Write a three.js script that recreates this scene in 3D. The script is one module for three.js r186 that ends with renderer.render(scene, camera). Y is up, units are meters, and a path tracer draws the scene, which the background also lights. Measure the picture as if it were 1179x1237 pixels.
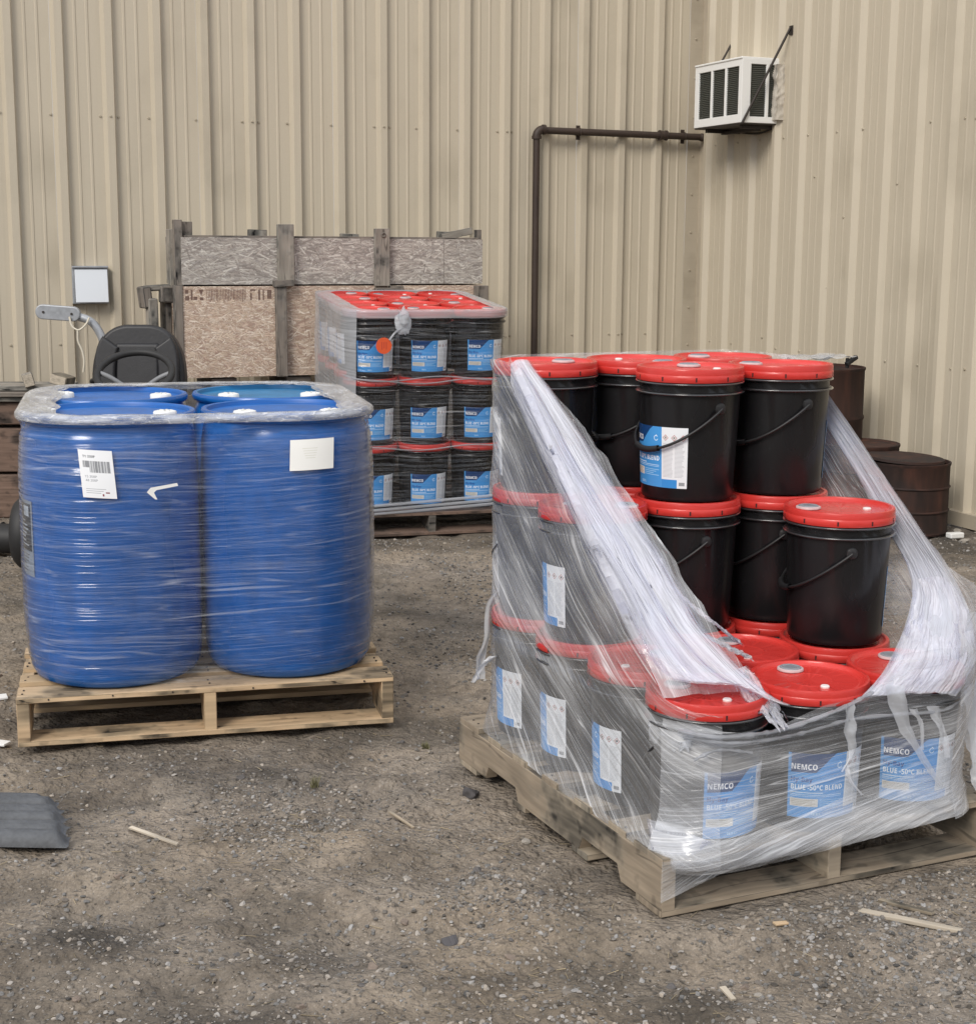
import * as THREE from 'three';
import { RoundedBoxGeometry } from 'three/addons/geometries/RoundedBoxGeometry.js';
import { mergeGeometries, mergeVertices, toCreasedNormals } from 'three/addons/utils/BufferGeometryUtils.js';

// ---------- camera, sky, sun, exposure ----------
const scene = new THREE.Scene();
const camera = new THREE.PerspectiveCamera(37.07, 975 / 1024, 0.1, 600);
camera.rotation.order = 'YXZ';
camera.position.set(0, 1.5997, 0);
camera.rotation.set(-0.1733, 0, 0.0066);
camera.updateMatrixWorld();
const renderer = new THREE.WebGLRenderer({ antialias: true });
renderer.toneMapping = THREE.LinearToneMapping;
renderer.toneMappingExposure = 1.56;
renderer.shadowMap.enabled = true;
{
  // bright even overcast: a little brighter towards the zenith
  const W = 256, H = 128, d = new Float32Array(W * H * 4);
  for (let y = 0; y < H; y++) {
    const el = ((y + 0.5) / H - 0.5) * Math.PI, s = Math.max(0, Math.sin(el));
    const L = el < 0 ? 0.18 : 0.44 * (1 + 0.9 * s);
    for (let x = 0; x < W; x++) { const i = (y * W + x) * 4; d[i] = L * 0.97; d[i + 1] = L * 1.0; d[i + 2] = L * 1.065; d[i + 3] = 1; }
  }
  const sky = new THREE.DataTexture(d, W, H, THREE.RGBAFormat, THREE.FloatType);
  sky.mapping = THREE.EquirectangularReflectionMapping; sky.magFilter = THREE.LinearFilter; sky.needsUpdate = true;
  scene.background = sky; scene.environment = sky;
}
const sun = new THREE.DirectionalLight(0xfff8ee, 1.5);
sun.position.set(-4.2, 7.2, 3.8); sun.target.position.set(0, 0, -4.6);
sun.shadow.radius = 42; sun.castShadow = true; sun.shadow.mapSize.set(2048, 2048);
Object.assign(sun.shadow.camera, { left: -9, right: 9, top: 9, bottom: -9, near: 0.5, far: 40 });
scene.add(sun, sun.target);

// ---------- helpers ----------
let seed = 20240611;
const rnd = () => { seed = (seed + 0x6D2B79F5) | 0; let t = Math.imul(seed ^ (seed >>> 15), 1 | seed); t = (t + Math.imul(t ^ (t >>> 7), 61 | t)) ^ t; return ((t ^ (t >>> 14)) >>> 0) / 4294967296; };
const rr = (a, b) => a + (b - a) * rnd();
const gauss = () => Math.sqrt(-2 * Math.log(rnd() + 1e-9)) * Math.cos(6.2832 * rnd());
const hash = (x, y, s) => { let h = (Math.imul(x, 374761393) + Math.imul(y, 668265263) + Math.imul(s, 974634777)) | 0; h = Math.imul(h ^ (h >>> 13), 1274126177); return ((h ^ (h >>> 16)) >>> 0) / 4294967296; };
const mod = (a, n) => ((a % n) + n) % n;
function vnoise(x, y, s = 0, px = 0, py = 0) {   // value noise, optionally periodic
  const ix = Math.floor(x), iy = Math.floor(y), fx = x - ix, fy = y - iy, u = fx * fx * (3 - 2 * fx), w = fy * fy * (3 - 2 * fy);
  const X0 = px ? mod(ix, px) : ix, X1 = px ? mod(ix + 1, px) : ix + 1, Y0 = py ? mod(iy, py) : iy, Y1 = py ? mod(iy + 1, py) : iy + 1;
  const a = hash(X0, Y0, s), b = hash(X1, Y0, s), c = hash(X0, Y1, s), d = hash(X1, Y1, s);
  return a + (b - a) * u + (c - a) * w + (a - b - c + d) * u * w;
}
function fbm(x, y, s = 0, o = 4, px = 0, py = 0) { let v = 0, a = 0.5, n = 0; for (let i = 0; i < o; i++) { v += a * vnoise(x, y, s + i * 17, px, py); n += a; a *= 0.5; x *= 2; y *= 2; px *= 2; py *= 2; } return v / n; }
const sstep = (a, b, x) => { const t = Math.min(1, Math.max(0, (x - a) / (b - a))); return t * t * (3 - 2 * t); };
const lerp = (a, b, t) => a + (b - a) * t;
function dataTex(w, h, fn, srgb = false) {
  const d = new Uint8Array(w * h * 4);
  for (let y = 0; y < h; y++) for (let x = 0; x < w; x++) { const c = fn(x / w, y / h), i = (y * w + x) * 4; if (typeof c === 'number') { d[i] = d[i + 1] = d[i + 2] = Math.max(0, Math.min(255, c * 255)); } else { for (let k = 0; k < 3; k++) d[i + k] = Math.max(0, Math.min(255, c[k] * 255)); } d[i + 3] = 255; }
  const t = new THREE.DataTexture(d, w, h); t.wrapS = t.wrapT = THREE.RepeatWrapping; t.magFilter = THREE.LinearFilter; t.minFilter = THREE.LinearMipmapLinearFilter; t.generateMipmaps = true;
  if (srgb) t.colorSpace = THREE.SRGBColorSpace; t.needsUpdate = true; return t;
}
function canvasTex(w, h, draw) { const c = document.createElement('canvas'); c.width = w; c.height = h; draw(c.getContext('2d'), w, h); const t = new THREE.CanvasTexture(c); t.colorSpace = THREE.SRGBColorSpace; t.wrapS = t.wrapT = THREE.RepeatWrapping; return t; }
const rep = (t, u, v) => { const c = t.clone(); c.repeat.set(u, v); c.needsUpdate = true; return c; };
const names = {};
const numbered = (n) => { const k = names[n] = (names[n] ?? -1) + 1; return k ? `${n}_${String(k).padStart(3, '0')}` : n; };
function tag(o, label, category, group) { o.userData.label = label; if (category) o.userData.category = category; if (group) o.userData.group = group; return o; }
function thing(name, label, category, pos = [0, 0, 0], yaw = 0, group) { const o = new THREE.Group(); o.name = numbered(name); o.position.set(...pos); o.rotation.y = yaw; scene.add(o); return tag(o, label, category, group); }
function part(name, geo, mat, parent, label) { const m = new THREE.Mesh(Array.isArray(geo) ? merge(geo) : geo, mat); m.name = parent === scene ? numbered(name) : name; m.castShadow = m.receiveShadow = true; parent.add(m); if (label) m.userData.label = label; return m; }
function merge(list) { return mergeGeometries(list.map((g) => { let q = g.index ? g.toNonIndexed() : g; for (const k of Object.keys(q.attributes)) if (!['position', 'normal', 'uv'].includes(k)) { q = q.clone(); q.deleteAttribute(k); } if (!q.attributes.uv) q.setAttribute('uv', new THREE.BufferAttribute(new Float32Array(q.attributes.position.count * 2), 2)); return q; })); }
function struct(o) { o.userData.kind = 'structure'; return o; }
// planar uv in metres by dominant normal; long = axis index laid along u
function boxUV(g, long = 0, off = null) {
  const p = g.attributes.position, n = g.attributes.normal, uv = new Float32Array(p.count * 2), ou = off ?? rr(0, 7), ov = off ?? rr(0, 7);
  for (let i = 0; i < p.count; i++) {
    const P = [p.getX(i), p.getY(i), p.getZ(i)], N = [Math.abs(n.getX(i)), Math.abs(n.getY(i)), Math.abs(n.getZ(i))];
    const k = N.indexOf(Math.max(...N)); let u, v;
    if (k === long) { const o = [0, 1, 2].filter((a) => a !== long); u = P[o[0]] * 0.3; v = P[o[1]]; } else { u = P[long]; v = P[3 - k - long]; }
    uv[2 * i] = u + ou; uv[2 * i + 1] = v + ov + k * 0.37;
  }
  g.setAttribute('uv', new THREE.BufferAttribute(uv, 2)); return g;
}
function board(w, h, d, r = 0.003, warp = 0) {
  const g = new RoundedBoxGeometry(w, h, d, 1, Math.min(r, w / 3, h / 3, d / 3)); const long = [w, h, d].indexOf(Math.max(w, h, d));
  boxUV(g, long); return g;
}
const at = (g, x, y, z, rx = 0, ry = 0, rz = 0) => { const m = new THREE.Matrix4().makeRotationFromEuler(new THREE.Euler(rx, ry, rz)); m.setPosition(x, y, z); return g.applyMatrix4(m); };
function sheet(nu, nv, fn, normals = true) {   // fn(s,t) -> [x,y,z,u,v]
  const pos = new Float32Array((nu + 1) * (nv + 1) * 3), uv = new Float32Array((nu + 1) * (nv + 1) * 2), idx = [];
  for (let j = 0; j <= nv; j++) for (let i = 0; i <= nu; i++) { const q = fn(i / nu, j / nv), k = j * (nu + 1) + i; pos.set([q[0], q[1], q[2]], k * 3); uv.set([q[3] ?? i / nu, q[4] ?? j / nv], k * 2); }
  for (let j = 0; j < nv; j++) for (let i = 0; i < nu; i++) { const a = j * (nu + 1) + i, b = a + 1, c = a + nu + 1, d = c + 1; idx.push(a, b, d, a, d, c); }
  const g = new THREE.BufferGeometry(); g.setAttribute('position', new THREE.BufferAttribute(pos, 3)); g.setAttribute('uv', new THREE.BufferAttribute(uv, 2)); g.setIndex(idx); g.computeVertexNormals(); return g;
}
const V = (x, y, z) => new THREE.Vector3(x, y, z);
function tube(pts, r, seg = 24, rad = 8, closed = false) { return new THREE.TubeGeometry(new THREE.CatmullRomCurve3(pts.map((p) => V(...p)), closed), seg, r, rad, closed); }
function rod(a, b, r, rad = 8) { const A = V(...a), B = V(...b), L = A.distanceTo(B), g = new THREE.CylinderGeometry(r, r, L, rad); g.applyQuaternion(new THREE.Quaternion().setFromUnitVectors(V(0, 1, 0), B.clone().sub(A).normalize())); const c = A.add(B).multiplyScalar(0.5); return g.translate(c.x, c.y, c.z); }
const lathe = (pts, seg = 48) => { const g = new THREE.LatheGeometry(pts.map((p) => new THREE.Vector2(p[0], p[1])), seg); return toCreasedNormals(g, 0.7); };
const M = (o) => new THREE.MeshStandardMaterial(o), P = (o) => new THREE.MeshPhysicalMaterial(o);
const C = (r, g, b) => new THREE.Color().setRGB(r, g, b);

// ---------- textures ----------
const T = {};
T.grain = dataTex(512, 512, (u, v) => { const w = fbm(u * 4, v * 3, 5, 3, 4, 3) * 0.06; const f = fbm(u * 6, (v + w) * 90, 1, 3, 6, 0), k = fbm(u * 10, (v + w) * 24, 9, 2, 10, 0), st = fbm(u * 5, v * 6, 31, 4, 5, 6); const c = 0.66 + 0.3 * (f - 0.5) + 0.34 * (k - 0.5) + 0.5 * (st - 0.5); return [c, c * 0.985, c * 0.96]; }, false);
T.grainOld = dataTex(512, 512, (u, v) => { const w = fbm(u * 4, v * 3, 5, 3, 4, 3) * 0.06; const f = fbm(u * 6, (v + w) * 90, 1, 3, 6, 0), k = fbm(u * 10, (v + w) * 24, 9, 2, 10, 0), st = fbm(u * 7, v * 9, 35, 5, 7, 9), bl = fbm(u * 26, v * 26, 37, 3, 26, 26); const cr = sstep(0.86, 0.97, 1 - Math.abs(2 * vnoise(u * 3, (v + w) * 40, 39, 3, 0) - 1)) * sstep(0.5, 0.7, vnoise(u * 5, v * 30, 40, 5, 30)); const c = 0.72 + 0.34 * (f - 0.5) + 0.36 * (k - 0.5) - 0.42 * sstep(0.48, 0.7, st) - 0.2 * sstep(0.6, 0.8, bl) - 0.35 * cr, g = sstep(0.4, 0.65, st); return [c * (1 - 0.06 * g), c * 0.985, c * (0.96 + 0.05 * g)]; }, false);
T.scuff = dataTex(512, 512, (u, v) => { const a = fbm(u * 5, v * 7, 53, 5, 5, 7), l = 1 - Math.abs(2 * vnoise(u * 7, v * 60, 54, 7, 60) - 1), d = vnoise(u * 200, v * 200, 55, 200, 200); return 0.34 + 0.25 * sstep(0.5, 0.75, a) + 0.35 * sstep(0.9, 1, l) * sstep(0.5, 0.7, a) + 0.4 * sstep(0.93, 1, d); });
T.dust = dataTex(512, 512, (u, v) => { const a = fbm(u * 6, v * 6, 56, 5, 6, 6), b = fbm(u * 40, v * 40, 57, 3, 40, 40), l = 1 - Math.abs(2 * vnoise(u * 16, v * 9, 58, 16, 9) - 1); const t = 0.5 * sstep(0.48, 0.72, a) * (0.5 + b) + 0.25 * sstep(0.93, 1, l); return [0.86 + 0.14 * t, 0.86 * (1 - t) + 3.0 * t, 0.86 * (1 - t) + 3.4 * t]; });
T.grainBump = dataTex(512, 512, (u, v) => 0.5 + 0.7 * (fbm(u * 6, v * 90, 1, 3, 6, 90) - 0.5));
T.dirty = dataTex(512, 512, (u, v) => { const c = 0.8 + 0.55 * (fbm(u * 5, v * 5, 3, 5, 5, 5) - 0.5) + 0.25 * (fbm(u * 60, v * 60, 8, 2, 60, 60) - 0.5); return [c, c, c]; });
T.rough = dataTex(512, 512, (u, v) => 0.6 + 0.7 * (fbm(u * 6, v * 6, 23, 5, 6, 6) - 0.5));
T.fine = dataTex(512, 512, (u, v) => 0.5 + 0.8 * (fbm(u * 64, v * 64, 43, 3, 64, 64) - 0.5));
T.rust = dataTex(512, 512, (u, v) => { const a = fbm(u * 6, v * 6, 3, 5, 6, 6), b = fbm(u * 40, v * 12, 14, 3, 40, 12); const t = sstep(0.35, 0.65, a); const k = 0.75 + 0.6 * (b - 0.5); return [lerp(0.30, 0.46, t) * k, lerp(0.235, 0.31, t) * k, lerp(0.22, 0.25, t) * k]; }, true);
T.wall = dataTex(1024, 1024, (u, v) => {   // grime: fine vertical runs and blotches of dust
  const run = fbm(u * 160, v * 3, 61, 3, 160, 3), bl = fbm(u * 5, v * 4, 71, 5, 5, 4), gr = vnoise(u * 512, v * 512, 81, 512, 512);
  const g = sstep(0.55, 0.8, run) * 0.03 + sstep(0.5, 0.85, bl) * 0.15 + (gr - 0.5) * 0.03; return [0.97 - g, 0.965 - g * 1.03, 0.955 - g * 1.1];
}, false);
T.wallBump = dataTex(512, 512, (u, v) => fbm(u * 8, v * 2, 51, 3, 8, 2) * 0.8 + fbm(u * 90, v * 20, 52, 2, 90, 20) * 0.1);
const osbTex = (ground, tone, edge) => canvasTex(1024, 1024, (x, W, H) => {
  x.fillStyle = ground; x.fillRect(0, 0, W, H);
  for (let i = 0; i < 8000; i++) {
    const l = rr(24, 105), w = rr(4, 13), a = gauss() * 0.36 + (rnd() < 0.06 ? 1.3 : 0), cx = rnd() * W, cy = rnd() * H;
    for (const ox of [-W, 0, W]) for (const oy of [-H, 0, H]) {
      if (cx + ox < -120 || cx + ox > W + 120 || cy + oy < -120 || cy + oy > H + 120) continue;
      x.save(); x.translate(cx + ox, cy + oy); x.rotate(a); x.globalAlpha = 0.75; x.fillStyle = tone[i % tone.length]; x.beginPath(); x.moveTo(-l / 2, -w / 2); x.lineTo(l / 2 - 4, -w / 2 + (i % 3)); x.lineTo(l / 2, w / 3); x.lineTo(-l / 2 + 5, w / 2); x.closePath(); x.fill();
      x.globalAlpha = 0.34; x.strokeStyle = edge[i % 2]; x.lineWidth = 1.3; x.stroke(); x.restore();
    }
  }
});
T.osb = osbTex('#b7a48e', ['#d8c8b6', '#c6b4a2', '#e6dacb', '#b49e8e', '#d4bfae', '#a48c80', '#ece3d6', '#cbb8a8', '#bfafa2'], ['#5d4a40', '#776152']);
T.osbG = osbTex('#a19a92', ['#beb8b0', '#a8a29b', '#ccc7bf', '#958e88', '#b6aea6', '#867f7a', '#d6d1c9', '#aea79f', '#a39e99'], ['#4c4743', '#645d57']);
T.dirt = dataTex(2048, 2048, (u, v) => {
  const a = fbm(u * 9, v * 9, 101, 5, 9, 9), b = fbm(u * 70, v * 70, 111, 3, 70, 70), c = vnoise(u * 420, v * 420, 121, 420, 420), d = vnoise(u * 190, v * 190, 131, 190, 190), e = vnoise(u * 1000, v * 1000, 141, 1000, 1000);
  let k = 0.66 + 0.42 * (a - 0.5) + 0.42 * (b - 0.5) + 0.2 * (e - 0.5); const peb = sstep(0.80, 0.93, c) * 0.26 + sstep(0.86, 0.95, d) * 0.22, hole = sstep(0.2, 0.06, c) * 0.22;
  k += peb - 0.6 * hole; const w = 0.05 * (fbm(u * 14, v * 14, 151, 3, 14, 14) - 0.5);
  return [k * (1 + w), k * (0.955 + 0.1 * peb), k * (0.895 - w + 0.2 * peb)];
}, false);
T.dirtBump = dataTex(1024, 1024, (u, v) => { const w = 0.02 * fbm(u * 30, v * 30, 205, 2, 30, 30), a = fbm((u + w) * 34, (v + w) * 34, 201, 5, 34, 34), b = vnoise((u + w * 0.4) * 110, (v - w * 0.3) * 110, 211, 110, 110), c = vnoise((u - w * 0.3) * 240, (v + w * 0.2) * 240, 221, 240, 240), d = vnoise(u * 500, v * 500, 231, 500, 500); return 0.6 * a + 0.22 * b * b + 0.16 * c * c + 0.06 * d; });
// stretch film: how clear it is. Wrinkled lines run along u; u and v are in metres over 1.2 x 0.6
function filmTex(sd, haze, lines, cloud, fine) {
  return dataTex(1024, 1024, (u, v) => {
    const wob = 0.05 * (fbm(u * 3, v * 4, sd + 1, 3, 3, 4) - 0.5) + 0.008 * (fbm(u * 14, v * 8, sd + 5, 2, 14, 8) - 0.5); const y = v + wob;
    const yy = y + 1;
    const l1 = 1 - Math.abs(2 * vnoise(u * 3, yy * 46, sd + 2, 3, 46) - 1), l2 = 1 - Math.abs(2 * vnoise(u * 5, yy * 120, sd + 3, 5, 120) - 1), l3 = 1 - Math.abs(2 * vnoise(u * 9, yy * 260, sd + 4, 9, 260) - 1);
    const m = fbm(u * 3, yy * 9, sd + 7, 3, 3, 9), c = fbm(u * 3, v * 5, sd + 8, 4, 3, 5);
    let k = 1 - haze - cloud * sstep(0.4, 0.75, c) - lines * (sstep(0.86, 1, l1) * sstep(0.4, 0.7, m) + 0.6 * sstep(0.88, 1, l2) * sstep(0.35, 0.65, 1 - m)) - fine * sstep(0.8, 1, l3) * sstep(0.3, 0.6, c);
    return k;
  });
}
T.filmA = filmTex(301, 0.105, 0.36, 0.17, 0.14);
T.filmD = filmTex(361, 0.0, 0.15, 0.0, 0.05);
// gathered film: many layers in the middle of a band, few at its edges
const bandTex = (sd, lo, hi) => dataTex(512, 512, (u, v) => { const w = v + 0.05 * (fbm(u * 4, v * 3, sd, 3, 4, 3) - 0.5), e = sstep(0.0, 0.10, w) * sstep(1.0, 0.84, w), pl = fbm(u * 3, w * 14, sd + 1, 3, 3, 14), l = 1 - Math.abs(2 * vnoise(u * 4, w * 22, sd + 2, 4, 0) - 1), f = 1 - Math.abs(2 * vnoise(u * 9, w * 60, sd + 3, 9, 0) - 1), m = fbm(u * 9, v * 9, sd + 4, 4, 9, 9); return lerp(hi, lo, e) + 0.30 * (pl - 0.5) + 0.30 * (m - 0.5) + 0.16 * sstep(0.88, 1, l) * sstep(0.4, 0.7, m) - 0.06 * sstep(0.85, 1, f); });
T.band = bandTex(381, 0.56, 0.97);
T.bandThin = bandTex(391, 0.66, 0.95);
T.crease = dataTex(1024, 512, (u, v) => { const w = v + 0.08 * (fbm(u * 5, v * 3, 411, 3, 5, 3) - 0.5), r = (a) => 1 - Math.abs(2 * a - 1); return 0.42 * r(vnoise(u * 4, w * 24, 412, 4, 0)) + 0.26 * r(vnoise(u * 9 + 3 * w, w * 46, 413, 0, 0)) + 0.30 * r(fbm(u * 12, v * 8, 414, 3, 12, 8)) + 0.14 * r(vnoise(u * 30, v * 22, 415, 30, 22)); });
T.rim = dataTex(512, 256, (u, v) => { const a = fbm(u * 14, v * 5, 395, 4, 14, 5), l = 1 - Math.abs(2 * vnoise(u * 16, v * 16, 396, 16, 16) - 1), f = 1 - Math.abs(2 * vnoise(u * 40, v * 30, 397, 40, 30) - 1); return 0.76 + 0.6 * (a - 0.5) - 0.3 * sstep(0.85, 1, l) - 0.15 * sstep(0.85, 1, f); });
T.filmBump = dataTex(1024, 1024, (u, v) => { const y = v + 1 + 0.05 * (fbm(u * 3, v * 4, 302, 3, 3, 4) - 0.5); const a = vnoise(u * 3, y * 46, 303, 3, 46), b = vnoise(u * 5, y * 120, 304, 5, 120), c = fbm(u * 4, y * 14, 305, 2, 4, 14); return 0.45 * a + 0.2 * b + 0.5 * c; });

// ---------- materials ----------
const MAT = {
  wall: P({ color: C(0.535, 0.477, 0.377), map: T.wall, roughness: 0.5, bumpMap: T.wallBump, bumpScale: 0.0015, clearcoat: 0.12, clearcoatRoughness: 0.4 }),
  trim: M({ color: C(0.45, 0.395, 0.31), map: T.wall, roughness: 0.55 }),
  screw: M({ color: C(0.44, 0.39, 0.30), roughness: 0.5, metalness: 0.3 }),
  dirt: M({ color: C(0.27, 0.234, 0.194), map: T.dirt, vertexColors: true, roughness: 1, bumpMap: T.dirtBump, bumpScale: 0.03 }),
  stone: M({ color: C(0.9, 0.9, 0.9), roughness: 0.95, map: rep(T.dirty, 1, 1) }),
  woodNew: M({ color: C(0.68, 0.50, 0.31), map: T.grain, roughness: 0.85, bumpMap: T.grainBump, bumpScale: 0.0012 }),
  woodNewB: M({ color: C(0.70, 0.51, 0.32), map: T.grainOld, roughness: 0.85, bumpMap: T.grainBump, bumpScale: 0.0012 }),
  woodOld: M({ color: C(0.46, 0.385, 0.29), map: T.grainOld, roughness: 0.9, bumpMap: T.grainBump, bumpScale: 0.0018 }),
  woodOldB: M({ color: C(0.38, 0.31, 0.23), map: T.grainOld, roughness: 0.9, bumpMap: T.grainBump, bumpScale: 0.0018 }),
  woodGrey: M({ color: C(0.36, 0.33, 0.29), map: T.grainOld, roughness: 0.95, bumpMap: T.grainBump, bumpScale: 0.002 }),
  woodGreyB: M({ color: C(0.27, 0.235, 0.205), map: T.grainOld, roughness: 0.95, bumpMap: T.grainBump, bumpScale: 0.002 }),
  woodRed: M({ color: C(0.23, 0.155, 0.12), map: T.grainOld, roughness: 0.95, bumpMap: T.grainBump, bumpScale: 0.002 }),
  osbGrey: M({ color: C(1, 1, 1), map: T.osbG, roughness: 0.95, bumpMap: T.fine, bumpScale: 0.002 }),
  osbTan: M({ color: C(1, 0.97, 0.95), map: T.osb, roughness: 0.95, bumpMap: T.fine, bumpScale: 0.002 }),
  black: P({ color: C(0.028, 0.028, 0.031), map: T.scuff, specularIntensity: 0.7, roughness: 0.55, roughnessMap: T.rough, bumpMap: T.fine, bumpScale: 0.0002 }),
  ring: P({ color: C(0.03, 0.03, 0.032), roughness: 0.22, clearcoat: 1, clearcoatRoughness: 0.15 }),
  blackPart: M({ color: C(0.012, 0.012, 0.013), roughness: 0.5 }),
  red: P({ color: C(0.64, 0.042, 0.034), map: T.dust, roughness: 0.5, roughnessMap: T.rough, bumpMap: T.fine, bumpScale: 0.0003 }),
  capRing: M({ color: C(0.55, 0.42, 0.42), roughness: 0.5 }),
  cap: M({ color: C(0.24, 0.245, 0.27), roughness: 0.5 }),
  plug: M({ color: C(0.72, 0.66, 0.64), roughness: 0.5 }),
  slot: M({ color: C(0.05, 0.008, 0.008), roughness: 0.8 }),
  drum: P({ color: C(0.011, 0.135, 0.47), roughness: 0.42, roughnessMap: T.rough, map: T.dirty }),
  drumTop: P({ color: C(0.011, 0.135, 0.47), roughness: 0.42, map: T.dirty }),
  drumTopGreen: P({ color: C(0.012, 0.19, 0.42), roughness: 0.42, map: T.dirty }),
  white: M({ color: C(0.76, 0.76, 0.74), roughness: 0.5 }),
  ventWhite: M({ color: C(0.74, 0.78, 0.83), roughness: 0.45 }),
  paper: M({ color: C(0.74, 0.74, 0.71), roughness: 0.8 }),
  acWhite: M({ color: C(0.80, 0.80, 0.78), roughness: 0.45 }),
  darkMetal: M({ color: C(0.035, 0.028, 0.024), roughness: 0.6, metalness: 0.2 }),
  louver: M({ color: C(0.12, 0.125, 0.105), roughness: 0.6 }),
  coil: M({ color: C(0.20, 0.20, 0.19), roughness: 0.6, metalness: 0.4 }),
  pipe: M({ color: C(0.052, 0.034, 0.026), map: T.dirty, roughness: 0.6, metalness: 0.1 }),
  foam: M({ color: C(0.62, 0.57, 0.49), roughness: 0.95, map: T.dirty }),
  rust: M({ color: C(0.62, 0.56, 0.55), map: T.rust, roughness: 0.8, metalness: 0.15 }),
  rustDark: M({ color: C(0.36, 0.30, 0.28), map: T.rust, roughness: 0.85 }),
  rubber: M({ color: C(0.105, 0.11, 0.118), map: T.dirty, roughness: 0.75, bumpMap: T.fine, bumpScale: 0.002 }),
  rubberDark: M({ color: C(0.02, 0.02, 0.021), map: T.dirty, roughness: 0.6 }),
  vinyl: M({ color: C(0.021, 0.021, 0.024), map: T.dirty, roughness: 0.5, bumpMap: T.fine, bumpScale: 0.0006 }),
  plasticGrey: M({ color: C(0.20, 0.205, 0.215), roughness: 0.5 }),
  galv: M({ color: C(0.46, 0.48, 0.51), roughness: 0.42, metalness: 0.4, map: T.dirty }),
  rope: M({ color: C(0.62, 0.57, 0.47), roughness: 0.95 }),
  orange: M({ color: C(0.75, 0.13, 0.035), roughness: 0.6 }),
  grass: M({ color: C(0.15, 0.14, 0.07), roughness: 0.9, side: THREE.DoubleSide }),
  straw: M({ color: C(0.42, 0.36, 0.26), roughness: 0.95 }),
  tractorBody: M({ color: C(0.06, 0.06, 0.06), roughness: 0.5 }),
  bareWood: M({ color: C(0.62, 0.55, 0.45), map: T.grain, roughness: 0.9, bumpMap: T.grainBump, bumpScale: 0.001 }),
};
const film = (o) => P({ color: C(0.93, 0.94, 0.96), transmission: 1, thickness: 0, roughness: 0.14, ior: 1.36, side: THREE.DoubleSide, ...o });
MAT.film = film({ transmissionMap: T.filmA, bumpMap: T.filmBump, bumpScale: 0.006 });
MAT.filmDrum = film({ transmissionMap: T.filmD, bumpMap: T.filmBump, bumpScale: 0.010, roughness: 0.15, ior: 1.42 });
MAT.filmFar = film({ transmissionMap: T.filmD, bumpMap: T.filmBump, bumpScale: 0.02, roughness: 0.12, ior: 1.45 });
MAT.filmBand = film({ color: C(0.90, 0.91, 0.97), transmissionMap: T.band, roughness: 0.12, bumpMap: T.crease, bumpScale: 0.0055 });
MAT.filmThin = film({ color: C(0.88, 0.89, 0.95), transmissionMap: T.bandThin, roughness: 0.12, bumpMap: T.crease, bumpScale: 0.0055 });
MAT.filmRim = film({ color: C(0.86, 0.87, 0.89), transmissionMap: T.rim, roughness: 0.22, bumpMap: T.rim, bumpScale: -0.006 });
MAT.filmWhite = film({ color: C(0.80, 0.82, 0.87), transmission: 0.42, roughness: 0.35, bumpMap: T.filmBump, bumpScale: 0.006 });
MAT.filmMid = film({ color: C(0.84, 0.86, 0.90), transmission: 0.68, roughness: 0.25, bumpMap: T.filmBump, bumpScale: 0.006 });

// ---------- large structure ----------
const YF = 0.428, OF = [0.5436, 0, -3.6362];       // torn pallet: pail at the near left corner, and turn
const YD = 0.2381, OD = [-0.9071, 0, -4.835];      // drum pallet: middle of its front edge
const YB = 0.2617, OB = [-0.6674, 0, -8.4838];     // far pallet
const toLocal = (O, a, x, z) => { const dx = x - O[0], dz = z - O[2]; return [dx * Math.cos(a) - dz * Math.sin(a), -dx * Math.sin(a) - dz * Math.cos(a)]; };
function inPallet(x, z) {   // 1 inside a pallet's footprint, falling to 0 away from it
  let m = 0;
  for (const [O, a, a0, a1, b0, b1] of [[OF, YF, -0.19, 0.85, -0.12, 1.12], [OD, YD, -0.62, 0.62, 0, 1.2], [OB, YB, -0.2, 0.85, -0.2, 1.1]]) {
    const [p, q] = toLocal(O, a, x, z), d = Math.max(a0 - p, p - a1, b0 - q, q - b1); m = Math.max(m, 1 - sstep(-0.02, 0.10, d));
  }
  return m;
}
function groundY(x, z) {
  let h = 0.05 * (fbm(x * 0.8 + 40, z * 0.8 + 40, 401, 3) - 0.5) + 0.035 * (fbm(x * 3 + 9, z * 3 + 70, 402, 3) - 0.5) + 0.030 * (fbm(x * 9, z * 9, 403, 2) - 0.5) + 0.012 * (vnoise(x * 21 + 3, z * 21, 404) - 0.5);
  for (const [c, m, w] of [[-4.15, 0.10, 0.16], [-3.35, 0.16, 0.14], [-5.9, 0.05, 0.18]]) { const d = (z - c - m * x - 0.12 * (vnoise(x * 0.9 + c, 3, 406) - 0.5)) / w; h += 0.016 * (0.8 * Math.exp(-((Math.abs(d) - 1.5) ** 2) * 2) - 1.3 * Math.exp(-d * d)); }
  const far = sstep(16, 9, Math.hypot(x, z + 6)); h = h * far - 0.012;
  return lerp(h, Math.min(h, -0.004), inPallet(x, z));
}
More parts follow.
